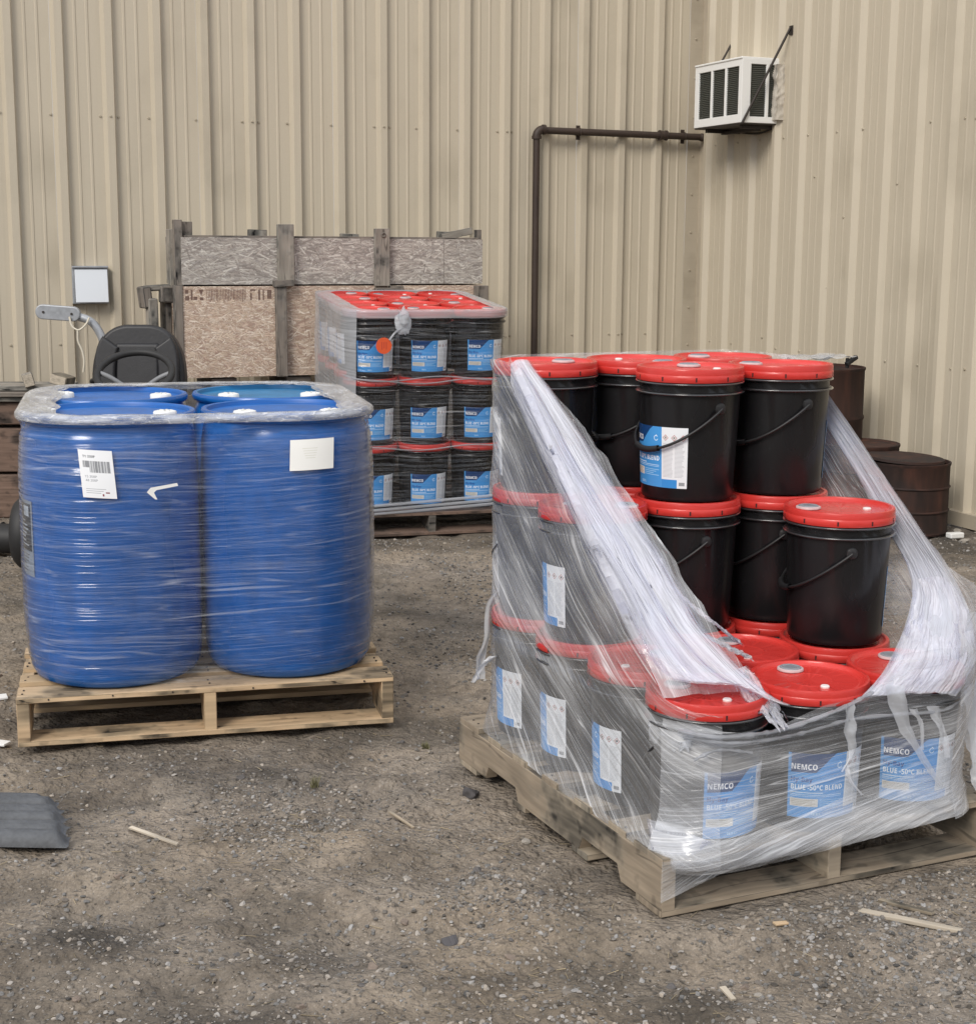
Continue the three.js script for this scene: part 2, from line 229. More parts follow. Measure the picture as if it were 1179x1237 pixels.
{
  const xs = [], zs = [];
  for (const x of [-300, -150, -80, -40, -25, -16, -11, -8, -6, -5]) xs.push(x);
  for (let x = -4.5; x <= 4.5; x += 0.5) { const n = Math.abs(x) < 3.6 ? 22 : 8; for (let k = 0; k < n; k++) xs.push(x + 0.5 * k / n); }
  for (const x of [5, 6, 8, 11, 16, 25, 40, 80, 150, 300]) xs.push(x);
  for (const z of [150, 80, 40, 20, 10, 5, 2, 0, -1]) zs.push(z);
  for (let z = -2; z > -12.5;) { zs.push(z); z -= z > -6 ? 0.02 : z > -9 ? 0.03 : 0.05; }
  for (const z of [-12.5, -14, -17, -22, -40, -80, -150, -300]) zs.push(z);
  const nu = xs.length - 1, nv = zs.length - 1, col = new Float32Array((nu + 1) * (nv + 1) * 3); let c = 0;
  const g = sheet(nu, nv, (s, t) => {
    const x = xs[Math.round(s * nu)], z = zs[Math.round(t * nv)];
    // damp and dry patches of earth
    const a = fbm(x * 1.1 + 3, z * 1.6 + 8, 421, 4), b = fbm(x * 4.3, z * 4.9, 431, 4), d = fbm(x * 0.5 + 31, z * 0.5, 441, 2);
    let k = 1.10 - 0.58 * sstep(0.48, 0.66, a) - 0.34 * sstep(0.52, 0.72, b) + 0.22 * sstep(0.5, 0.7, d), w = (fbm(x * 2 + 9, z * 2, 451, 3) - 0.5) * 0.16;
    col[c++] = k * (1 + w * 0.5); col[c++] = k; col[c++] = k * (1 - w);
    return [x, groundY(x, z), z, x / 1.7, z / 1.7];
  });
  g.setAttribute('color', new THREE.BufferAttribute(col, 3));
  struct(part('ground', g, MAT.dirt, scene));
}
// walls of ribbed sheet steel: along +x of each wall's own group, facing +z
const PITCH = 0.305, RIB = 0.036;
function wallPanel(h, phase, flip) {
  const prof = [], majors = 3, MIN = flip ? 0.0022 : 0.0045;
  for (let k = 0; k < majors; k++) {
    const o = k * PITCH;
    prof.push([o, 0], [o + 0.003, 0], [o + 0.024, RIB], ...(flip ? [[o + 0.058, RIB], [o + 0.088, 0]] : [[o + 0.070, RIB], [o + 0.084, 0]]), [o + 0.142, 0], [o + 0.147, MIN], [o + 0.158, MIN], [o + 0.163, 0], [o + 0.218, 0], [o + 0.223, MIN], [o + 0.234, MIN], [o + 0.239, 0]);
  }
  prof.push([majors * PITCH - 0.001, 0]);
  const pos = [], uv = [], idx = []; const rows = 8; let along = 0, last = prof[0];
  prof.forEach(([x, z], i) => { along += Math.hypot(x - last[0], z - last[1]); last = [x, z]; for (let r = 0; r <= rows; r++) { const y = h * r / rows; pos.push(x, y, z); uv.push((along + phase) / 2.3, y / 2.6 + phase); } });
  for (let i = 0; i + 1 < prof.length; i++) for (let r = 0; r < rows; r++) { const a = i * (rows + 1) + r, b = a + rows + 1; idx.push(a, b, b + 1, a, b + 1, a + 1); }
  let g = new THREE.BufferGeometry(); g.setAttribute('position', new THREE.Float32BufferAttribute(pos, 3)); g.setAttribute('uv', new THREE.Float32BufferAttribute(uv, 2)); g.setIndex(idx);
  g = g.toNonIndexed(); g.computeVertexNormals(); return g;
}
const CORNER = [1.5679, 0, -11.7149], A_BACK = 0.4068, A_SIDE = 0.394;
const BL = V(-Math.cos(A_BACK), 0, Math.sin(A_BACK)), BN = V(Math.sin(A_BACK), 0, Math.cos(A_BACK)), SR = V(Math.sin(A_SIDE), 0, Math.cos(A_SIDE)), SN = V(-Math.cos(A_SIDE), 0, Math.sin(A_SIDE));
const onBack = (u, y, off = 0) => V(...CORNER).addScaledVector(BL, u).addScaledVector(BN, off).setY(y);
const onSide = (u, y, off = 0) => V(...CORNER).addScaledVector(SR, u).addScaledVector(SN, off).setY(y);
const screwG = new THREE.CylinderGeometry(0.006, 0.009, 0.007, 6).rotateX(Math.PI / 2);
function buildWall(name, label, origin, dir, count, first, H, screws) {
  const w = thing(name, label, 'wall', origin); w.rotation.y = Math.atan2(-dir.z, dir.x);
  const variants = [0.13, 0.57, 0.81].map((p) => wallPanel(H, p, name === 'side_wall'));
  for (let i = 0; i < count; i++) { const m = part('wall_panel', variants[i % 3], MAT.wall, w); m.position.set(first - 0.012 + i * 3 * PITCH, 0, (i % 2) * 0.0008); }
  const sg = []; for (const [x, y, z] of screws) sg.push(screwG.clone().translate(x, y, z + 0.004)); const s = part('screw', sg, MAT.screw, w); s.userData.kind = 'stuff';
  return w;
}
{
  // back wall: group x runs from its far left end towards the corner
  const n = 10, len = n * 3 * PITCH, O = onBack(0.344 + 0.066 - 0.305 + len, 0), sc = [];
  // rib k (dark right edge) lies at u = 0.344 + 0.305 k; group x = len + 0.105 - u
  const X = (u) => len + 0.105 - u;
  for (let k = 0; k < 26; k++) for (const y of [2.386, 0.95, 3.9]) { const u = 0.344 + 0.305 * k; sc.push([X(u + 0.092), y, 0]); if (k % 3 === 1) sc.push([X(u - 0.02), y, 0], [X(u + 0.033), y, RIB]); }
  buildWall('back_wall', 'tan ribbed metal wall behind the wooden crates and drums', [O.x, 0, O.z], BL.clone().negate(), n, 0, 5.2, sc);
  // side wall: group x runs from the corner towards the camera, facing left
  const m = 9, O2 = onSide(0.0345 + 0.06, 0), sc2 = [];
  for (let k = 0; k < 22; k++) for (const y of [2.33, 0.9, 3.7]) if (hash(k, Math.round(y * 9), 5) < 0.9) sc2.push([PITCH * k + 0.105 + 0.05 * (hash(k, 3, 7) - 0.5), y, 0]);
  for (let k = 0; k < 26; k++) sc2.push([rr(0.6, 5), rr(0.6, 3.2), 0.001]);
  const sw = buildWall('side_wall', 'tan ribbed metal wall on the right with the air conditioner', [O2.x, 0, O2.z], SR, m, 0, 5.2, sc2);
  const ft = []; ft.push(at(new THREE.BoxGeometry(m * 3 * PITCH, 0.07, 0.012), m * 1.5 * PITCH, 0.035, 0.045)); ft.push(at(new THREE.BoxGeometry(m * 3 * PITCH, 0.012, 0.05), m * 1.5 * PITCH, 0.076, 0.026)); part('base_flashing', ft, MAT.trim, sw);
  // corner trim over both walls
  const ct = thing('corner_trim', 'tan folded metal trim strip with screws in the corner of the walls', 'trim', [CORNER[0], 0, CORNER[2]]);
  ct.rotation.y = A_BACK;
  // rotated so local -x runs along the back wall, +z along the side wall
  const legA = new THREE.BoxGeometry(0.13, 5.2, 0.004), legB = new THREE.BoxGeometry(0.004, 5.2, 0.12);
  part('trim_leaf', boxUV(at(legA, -0.055, 2.6, 0.008), 1), MAT.trim, ct); part('trim_leaf', boxUV(at(legB, -0.008, 2.6, 0.07), 1), MAT.trim, ct);
  const cs = []; for (let y = 0.3; y < 4; y += 0.28) { cs.push(screwG.clone().translate(-0.07, y, 0.013)); cs.push(screwG.clone().rotateY(-Math.PI / 2).translate(-0.013, y + 0.1, 0.1)); } const q = part('screw', cs, MAT.screw, ct); q.userData.kind = 'stuff';
}
// ---------- things on the walls ----------
{
  const p0 = onBack(1.385, 0, 0.075), g = thing('wall_pipe', 'dark brown steel pipe bent across the back wall beside the corner', 'pipe', [p0.x, 0, p0.z], A_BACK);
  const yy = 2.405, r = 0.0245, L = 1.36;
  part('upright_pipe', boxUV(new THREE.CylinderGeometry(r, r, yy - 0.05, 16).translate(0, (yy - 0.05) / 2, 0), 1), MAT.pipe, g);
  const tor = new THREE.TorusGeometry(0.05, r * 1.22, 12, 12, Math.PI / 2); tor.rotateZ(Math.PI / 2).translate(0.05, yy - 0.05, 0);
  part('elbow', [tor, at(new THREE.CylinderGeometry(r * 1.42, r * 1.42, 0.022, 16), 0, yy - 0.055, 0), at(new THREE.CylinderGeometry(r * 1.42, r * 1.42, 0.022, 16), 0.055, yy, 0, 0, 0, Math.PI / 2)], MAT.pipe, g);
  const hp = new THREE.CylinderGeometry(r, r, L - 0.05, 16).rotateZ(Math.PI / 2).translate(0.05 + (L - 0.05) / 2, yy - 0.005, 0); hp.applyMatrix4(new THREE.Matrix4().makeRotationZ(-0.004)); part('crossing_pipe', hp, MAT.pipe, g);
  for (const [x, k] of [[1.02, 1]]) part('coupling', [at(new THREE.CylinderGeometry(r * 1.3, r * 1.3, 0.06, 16), x, yy - 0.008, 0, 0, 0, Math.PI / 2), at(new THREE.CylinderGeometry(r * 1.5, r * 1.5, 0.012, 16), x - 0.026, yy - 0.008, 0, 0, 0, Math.PI / 2), at(new THREE.CylinderGeometry(r * 1.5, r * 1.5, 0.012, 16), x + 0.026, yy - 0.008, 0, 0, 0, Math.PI / 2)], MAT.pipe, g);
  part('end_cap', at(new THREE.SphereGeometry(r * 1.25, 14, 10), 0.05 + L - 0.06, yy - 0.012, 0), MAT.pipe, g);
  for (const x of [0.34, 1.2]) part('pipe_strap', [at(new THREE.BoxGeometry(0.03, 0.10, 0.008), x, yy - 0.01, -0.028), at(new THREE.TorusGeometry(r * 1.05, 0.005, 6, 14), x, yy - 0.008, 0, 0, Math.PI / 2, 0)], MAT.pipe, g);
}
{
  // window air conditioner: local x along the wall towards the camera, z out of the wall
  const w = 0.62, p = 0.31, h = 0.415, o = onSide(1.06, 2.428), g = thing('air_conditioner', 'white window air conditioner with dark grilles high on the side wall', 'air conditioner', [o.x, o.y, o.z]);
  g.rotation.y = Math.atan2(-SR.z, SR.x);
  const t = 0.012, F = (gw, gh, holes) => { const s = new THREE.Shape(); s.moveTo(0, 0); s.lineTo(gw, 0); s.lineTo(gw, gh); s.lineTo(0, gh); s.closePath(); for (const [a, b, c, d] of holes) { const q = new THREE.Path(); q.moveTo(a, b); q.lineTo(a, d); q.lineTo(c, d); q.lineTo(c, b); q.closePath(); s.holes.push(q); } return new THREE.ExtrudeGeometry(s, { depth: t, bevelEnabled: true, bevelSize: 0.003, bevelThickness: 0.003, bevelSegments: 2 }); };
  const fh = [[0.045, 0.05, 0.215, 0.372], [0.232, 0.05, 0.40, 0.372], [0.417, 0.05, 0.582, 0.372]];
  part('rear_frame', at(F(w, h, fh), -w, 0, p - t), MAT.acWhite, g);
  const sh = [[0.052, 0.035, 0.178, 0.385], [0.196, 0.035, 0.275, 0.385]];
  // side face: local x=0 plane; u from the outer corner inwards
  part('side_frame', at(F(p - t, h, sh), 0 - t, 0, p - t, 0, Math.PI / 2, 0), MAT.acWhite, g);
  part('casing_top', [at(new RoundedBoxGeometry(w + 0.004, 0.014, p + 0.02, 2, 0.005), -w / 2, h + 0.006, p / 2)], MAT.acWhite, g);
  part('casing_base', [at(new RoundedBoxGeometry(w, 0.014, p, 2, 0.004), -w / 2, -0.006, p / 2)], MAT.darkMetal, g);
  part('far_side', at(new THREE.BoxGeometry(t, h - 0.01, p - t), -w + t / 2 + 0.001, h / 2, p / 2 - t / 2 - 0.002), MAT.acWhite, g);
  part('core', at(new THREE.BoxGeometry(w - 0.07, h - 0.04, p - 0.07), -w / 2, h / 2, p / 2 - 0.005), MAT.coil, g);
  for (const [a, b, c, d] of fh) { const L = []; for (let y = b + 0.008; y < d; y += 0.0125) L.push(at(new THREE.BoxGeometry(c - a + 0.004, 0.0035, 0.016), -w + (a + c) / 2, y, p - 0.012, 0.5)); part('rear_grille', L, MAT.louver, g); }
  for (const [a, b, c, d] of sh) { const L = []; for (let y = b + 0.008; y < d; y += 0.0125) L.push(at(new THREE.BoxGeometry(0.014, 0.0035, c - a + 0.004), -0.011, y, p - t - (a + c) / 2, 0, 0, -0.5)); part('side_grille', L, MAT.louver, g); }
  // insulation foam squeezed out round the opening
  let fm = new THREE.BoxGeometry(0.05, h - 0.05, 0.07, 4, 26, 5); { const q = fm.attributes.position; for (let i = 0; i < q.count; i++) { const x = q.getX(i), y = q.getY(i), z = q.getZ(i); q.setXYZ(i, x + 0.028 * (fbm(y * 34 + 3, z * 34 + x * 20, 501, 3) - 0.4), y, z + 0.03 * (fbm(y * 30 + x * 20, z * 30 + 7, 502, 3) - 0.5)); } fm.computeVertexNormals(); }
  part('foam_seal', fm.translate(0.012, h / 2 - 0.005, 0.03), MAT.foam, g);
  part('support_bar', [rod([0.10, 0.615, 0.012], [0.008, -0.008, p - 0.005], 0.0085), at(new THREE.BoxGeometry(0.04, 0.06, 0.006), 0.10, 0.60, 0.006)], MAT.darkMetal, g);
  part('support_bar', [rod([-w - 0.01, 0.61, 0.012], [-w + 0.04, h + 0.006, 0.15], 0.0075), at(new THREE.BoxGeometry(0.03, 0.05, 0.006), -w - 0.01, 0.60, 0.006)], MAT.darkMetal, g);
  part('bracket', [at(new THREE.BoxGeometry(0.03, 0.025, p - 0.04), -0.06, -0.026, p / 2 - 0.02), at(new THREE.BoxGeometry(0.03, 0.025, p - 0.04), -w + 0.10, -0.026, p / 2 - 0.02), at(new THREE.BoxGeometry(w - 0.15, 0.022, 0.03), -w / 2, -0.036, 0.12)], MAT.darkMetal, g);
  part('hanging_cable', tube([[-0.05, -0.03, 0.02], [-0.16, -0.055, 0.05], [-0.3, -0.05, 0.04], [-0.42, -0.035, 0.06]], 0.007, 24, 6), MAT.darkMetal, g);
}
{
  const o = onBack(4.51, 1.215, 0), g = thing('wall_vent', 'small white square vent hood in grey frame on back wall above seat', 'vent', [o.x, o.y, o.z], A_BACK);
  part('vent_frame', [at(new RoundedBoxGeometry(0.225, 0.012, 0.075, 2, 0.003), 0, 0.228, 0.04), at(new RoundedBoxGeometry(0.225, 0.235, 0.05, 2, 0.003), 0, 0.112, 0.03)], MAT.galv, g);
  part('vent_flap', at(new RoundedBoxGeometry(0.204, 0.208, 0.006, 2, 0.0025), 0.004, 0.108, 0.078, -0.10), MAT.ventWhite, g);
}
// ---------- pallets ----------
// local x along the front edge, -z away from the camera; stringers run away from the camera
function pallet(name, label, pos, yaw, x0, x1, z0, z1, H, mats, opt = {}) {
  const g = thing(name, label, 'pallet', pos, yaw, undefined), W = x1 - x0, D = z1 - z0, bt = 0.018, sh = H - 2 * bt;
  const pick = (i) => mats[i % mats.length];
  const nTop = opt.nTop ?? 7, bw = [0.14, 0.09];
  for (let i = 0; i < nTop; i++) {
    const wd = i === 0 || i === nTop - 1 ? bw[0] : bw[1], f = i / (nTop - 1), zc = -(z0 + wd / 2 + f * (D - wd));
    const b = part('deck_board', board(W + rr(-0.008, 0.004), bt, wd, 0.003), pick(i * 2 + (i % 3 === 0)), g); b.position.set((x0 + x1) / 2 + rr(-0.003, 0.003), H - bt / 2, zc + (i && i < nTop - 1 ? rr(-0.01, 0.01) : 0)); b.rotation.set(rr(-0.012, 0.012), rr(-0.006, 0.006), rr(-0.003, 0.003));
  }
  [x0 + 0.02, (x0 + x1) / 2, x1 - 0.02].forEach((x, i) => {
    // notched stringer drawn in its side view
    const s = new THREE.Shape(); const n = 0.23, nh = 0.04; s.moveTo(0, 0); s.lineTo(D * 0.16, 0); s.lineTo(D * 0.16 + 0.02, nh); s.lineTo(D * 0.16 + n - 0.02, nh); s.lineTo(D * 0.16 + n, 0); s.lineTo(D * 0.84 - n, 0); s.lineTo(D * 0.84 - n + 0.02, nh); s.lineTo(D * 0.84 - 0.02, nh); s.lineTo(D * 0.84, 0); s.lineTo(D, 0); s.lineTo(D, sh); s.lineTo(0, sh); s.closePath();
    const e = new THREE.ExtrudeGeometry(s, { depth: 0.036, bevelEnabled: true, bevelSize: 0.002, bevelThickness: 0.002, bevelSegments: 1 }); e.rotateY(Math.PI / 2).translate(-0.018, 0, 0); boxUV(e, 2);
    const m = part('stringer', e, mats[(i + 1) % mats.length], g); m.position.set(x, bt, -z0 - 0.004);
  });
  const nB = opt.nBottom ?? 4;
  for (let i = 0; i < nB; i++) { const wd = i === 0 || i === nB - 1 ? 0.125 : 0.09, f = i / (nB - 1); const b = part('bottom_board', board(W, bt, wd, 0.003), pick(i + 1), g); b.position.set((x0 + x1) / 2, bt / 2, -(z0 + wd / 2 + f * (D - wd))); b.rotation.y = rr(-0.004, 0.004); }
  const nl = []; for (const x of [x0 + 0.02, (x0 + x1) / 2, x1 - 0.02]) for (let i = 0; i < nTop; i++) for (const d of [-0.02, 0.02]) { const wd = i === 0 || i === nTop - 1 ? bw[0] : bw[1]; nl.push(new THREE.CylinderGeometry(0.0035, 0.0035, 0.004, 7).translate(x + rr(-0.006, 0.006), H + 0.0008, -(z0 + wd / 2 + i / (nTop - 1) * (D - wd)) + d)); }
  for (const x of [x0 + 0.1, x0 + 0.3, (x0 + x1) / 2 - 0.12, (x0 + x1) / 2 + 0.14, x1 - 0.1]) nl.push(new THREE.CylinderGeometry(0.003, 0.003, 0.004, 7).rotateX(Math.PI / 2).translate(x, H - 0.009 + rr(-0.003, 0.003), -z0 + 0.001)); part('nail', nl, MAT.darkMetal, g).userData.kind = 'stuff';
  return g;
}
const HF = 0.152;
pallet('pallet', 'worn grey-brown pallet under the torn-open load of pails', OF, YF, -0.1825, 0.8375, -0.1106, 1.1094, HF, [MAT.woodOld, MAT.woodOldB]);
pallet('pallet', 'clean yellow wood pallet under the blue drums', OD, YD, -0.61, 0.61, 0.0, 1.19, 0.162, [MAT.woodNew, MAT.woodNewB]);
const TILT = 0.06, tiltFar = (g) => { g.rotation.order = 'YXZ'; g.rotation.x = TILT; g.position.y += 0.012; return g; };   // the far load leans towards its broken front
tiltFar(pallet('pallet', 'dark old pallet under the far wrapped load beside the crates', OB, YB, -0.2, 0.84, -0.19, 1.1, 0.13, [MAT.woodGreyB, MAT.woodRed]));

// ---------- pails ----------
T.label = canvasTex(640, 460, (x, W, H) => {
  const bl = W * 0.665; x.fillStyle = '#e4e7ea'; x.fillRect(0, 0, W, H);
  x.fillStyle = '#4796d8'; x.fillRect(0, 0, bl, H);
  x.fillStyle = '#1b3f70'; x.beginPath(); x.moveTo(bl * 0.05, 0); x.lineTo(bl * 0.80, 0); x.lineTo(bl * 0.72, H * 0.05); x.lineTo(bl * 0.46, H * 0.29); x.lineTo(bl * 0.05, H * 0.30); x.closePath(); x.fill();
  x.fillStyle = '#58a4dd'; x.fillRect(0, H * 0.34, bl * 0.45, 3);
  x.fillStyle = '#ffffff'; x.font = 'bold 54px sans-serif'; x.fillText('NEMCO', 18, H * 0.25, bl * 0.44);
  x.fillStyle = '#123c86'; x.font = 'bold 46px sans-serif'; x.fillText('Hy-Bay', 18, H * 0.44, bl * 0.42);
  x.fillStyle = '#f3f8fd'; x.font = 'bold 50px sans-serif'; x.fillText('BLUE -50°C BLEND', 18, H * 0.565, bl * 0.95 - 18);
  x.fillStyle = '#cfe4f6'; x.fillRect(18, H * 0.60, bl * 0.55, 7); x.fillRect(18, H * 0.635, bl * 0.9, 4); x.fillRect(18, H * 0.66, bl * 0.9, 3);
  x.fillStyle = '#d6d3cb'; x.fillRect(18, H * 0.70, bl * 0.47, H * 0.125); x.fillStyle = '#a9a394'; for (let i = 0; i < 4; i++) x.fillRect(28, H * 0.72 + i * 12, bl * (0.40 - 0.05 * (i % 2)), 5);
  x.fillStyle = '#9cc8ea'; for (let i = 0; i < 4; i++) x.fillRect(bl * 0.54, H * 0.71 + i * 14, bl * (0.40 - 0.07 * (i % 3)), 5);
  x.strokeStyle = '#d9ecfa'; x.lineWidth = 6; x.beginPath(); x.arc(bl * 0.87, H * 0.19, 18, 0.3, 5.6); x.stroke(); x.beginPath(); x.moveTo(bl * 0.87, H * 0.135); x.lineTo(bl * 0.87 + 14, H * 0.165); x.stroke();
  x.fillStyle = '#bfe0f7'; x.font = 'bold 26px sans-serif'; x.fillText('18.9 L', bl * 0.40, H * 0.955);
  // white side: hazard marks, fine print, bar code, blue foot
  x.fillStyle = '#3b8bd0'; x.fillRect(bl, H * 0.86, (W - bl) * 0.62, H * 0.14);
  for (let i = 0; i < 3; i++) { const cx = bl + 34 + i * 72, cy = H * 0.17; x.save(); x.translate(cx, cy); x.rotate(Math.PI / 4); x.strokeStyle = '#b06a62'; x.lineWidth = 4; x.strokeRect(-15, -15, 30, 30); x.restore(); x.fillStyle = i === 2 ? '#2d2430' : '#8d857c'; x.fillRect(cx - 7, cy - 8, 14, 15); }
  x.fillStyle = '#a9adb2'; for (let i = 0; i < 27; i++) { const y = H * 0.27 + i * 9.6; x.fillRect(bl + 14, y, 85 - 12 * hash(i, 1, 3), 3); x.fillRect(bl + 112, y, 80 - 20 * hash(i, 2, 3), 3); }
  x.fillStyle = '#2f3338'; for (let i = 0; i < 18; i++) x.fillRect(bl + 150 + i * 2.6, H * 0.90, 1 + (i % 3 === 0), 26);
});
MAT.label = P({ map: T.label, roughness: 0.35, roughnessMap: T.rough });
const PH = 0.372, PR = 0.143;
const bodyR = (y) => 0.1295 + 0.0125 * Math.min(1, y / 0.30);
const G = {};
G.body = lathe([[0, 0.006], [0.118, 0.006], [0.122, 0], [0.1265, 0.002], [0.1295, 0.010], [bodyR(0.15), 0.15], [bodyR(0.296), 0.296], [bodyR(0.298) + 0.0085, 0.2985], [bodyR(0.3) + 0.0100, 0.301], [bodyR(0.3) + 0.0085, 0.3035], [0.1422, 0.306], [0.1422, 0.324], [0.1505, 0.3262], [0.1518, 0.3285], [0.1505, 0.3308], [0.1426, 0.334], [0.1426, 0.352]], 56);
G.lid = lathe([[0.1432, 0.334], [0.1505, 0.3335], [0.1524, 0.3365], [0.1520, 0.352], [0.1508, 0.3535], [0.1512, 0.365], [0.1494, 0.3705], [0.1455, 0.3720], [0.1405, 0.3705], [0.1375, 0.3645], [0.1330, 0.3605], [0.125, 0.3598], [0.123, 0.3612], [0.121, 0.3598], [0.06, 0.3592], [0.058, 0.3600], [0.0565, 0.3592], [0, 0.3592]], 64);
const ringAt = (y, R) => new THREE.TorusGeometry(R, 0.0032, 8, 64).rotateX(Math.PI / 2).translate(0, y, 0); G.ringA = ringAt(0.301, bodyR(0.3) + 0.0085); G.ringB = ringAt(0.3285, 0.1500);
G.capRing = lathe([[0, 0.001], [0.0335, 0.001], [0.0345, 0.003], [0.0335, 0.007], [0.029, 0.0085], [0.0275, 0.0075]], 32);
G.cap = lathe([[0.0278, 0.003], [0.0278, 0.0090], [0.0265, 0.0105], [0.022, 0.0108], [0.0205, 0.0092], [0, 0.0092]], 28);
G.capBars = merge([-0.012, -0.004, 0.004, 0.012].map((x) => at(new THREE.BoxGeometry(0.003, 0.002, 0.03), x, 0.0102, 0)));
G.plug = lathe([[0.011, 0], [0.0115, 0.004], [0.0095, 0.0065], [0, 0.007]], 18);
G.slots = (() => { const l = []; for (let i = 0; i < 10; i++) { const a = i / 10 * 2 * Math.PI; l.push(at(new THREE.BoxGeometry(0.0045, 0.012, 0.003), 0.1512 * Math.sin(a), 0.343, 0.1512 * Math.cos(a), 0, a, 0)); } return merge(l); })();
G.label = (() => { const wdt = 95 * Math.PI / 180, y0 = 0.036, y1 = 0.206; return sheet(28, 2, (s, t) => { const a = (s - 0.5) * wdt, y = lerp(y0, y1, t), r = bodyR(y) + 0.0012; return [r * Math.sin(a), y, r * Math.cos(a), s, t]; }); })();
G.handle = tube(Array.from({ length: 25 }, (_, i) => { const t = i / 24 * Math.PI; return [0.1485 * Math.cos(t), 0.262 - 0.118 * Math.sin(t), 0.1505 * Math.sin(t)]; }), 0.0042, 48, 7);
G.grip = tube(Array.from({ length: 9 }, (_, i) => { const t = (0.5 + (i / 8 - 0.5) * 0.22) * Math.PI; return [0.1485 * Math.cos(t), 0.262 - 0.118 * Math.sin(t), 0.1505 * Math.sin(t)]; }), 0.0088, 12, 9);
G.ears = [-1, 1].map((s) => at(lathe([[0, 0], [0.017, 0], [0.015, 0.006], [0.006, 0.010], [0, 0.010]], 16), s * (bodyR(0.262) - 0.001), 0.262, 0, 0, 0, -s * Math.PI / 2));
function pail(label, pos, base, yaw, o = {}) {
  const g = new THREE.Group(); g.name = numbered('pail');
  const c = Math.cos(yaw), s = Math.sin(yaw), [x, y, b] = pos;
  g.position.set(base[0] + x * c - b * s, y, base[2] - x * s - b * c); g.rotation.y = yaw + rr(-0.03, 0.03);
  g.rotation.x = rr(-0.006, 0.006); scene.add(g); tag(g, label, 'pail', o.group);
  const la = (o.la ?? 0) * Math.PI / 180, ha = (o.ha ?? o.la ?? 0) * Math.PI / 180, ca = (o.ca ?? 0) * Math.PI / 180;
  const pb = part('body', G.body, MAT.black, g); part('stiffening_ring', G.ringA, MAT.ring, g); part('stiffening_ring', G.ringB, MAT.ring, g); const lid = part('lid', G.lid, MAT.red, g); lid.rotation.y = o.lr ?? rr(0, 6);
  const lb = part('label_sticker', G.label, MAT.label, g); lb.rotation.set(rr(-0.004, 0.004), la + rr(-0.06, 0.06), 0); lb.position.y = rr(-0.004, 0.004);
  if (o.handle !== false) { const h = part('handle', G.handle, MAT.blackPart, g); h.rotation.y = ha; part('grip', G.grip, MAT.blackPart, h); for (const eg of G.ears) { const e = part('handle_ear', eg, MAT.blackPart, g); e.rotation.y = ha; } }
  if (o.cap !== false) {
    const k = ca - lid.rotation.y, cr = o.cr ?? 0.093; const ring = part('spout_ring', G.capRing, MAT.capRing, lid); ring.position.set(cr * Math.sin(k), 0.3594, cr * Math.cos(k));
    const cp = part('spout_cap', merge([G.cap, G.capBars]), MAT.cap, lid); cp.position.copy(ring.position); cp.rotation.y = rr(0, 3);
    const k2 = (o.pa !== undefined ? o.pa * Math.PI / 180 : ca + 2.9) - lid.rotation.y, pr = o.pr ?? 0.075; const pl = part('vent_plug', G.plug, MAT.plug, lid); pl.position.set(pr * Math.sin(k2), 0.3592, pr * Math.cos(k2));
  }
  part('lid_slot', G.slots, MAT.slot, lid).userData.kind = 'stuff';
  return g;
}
const S = 0.305;
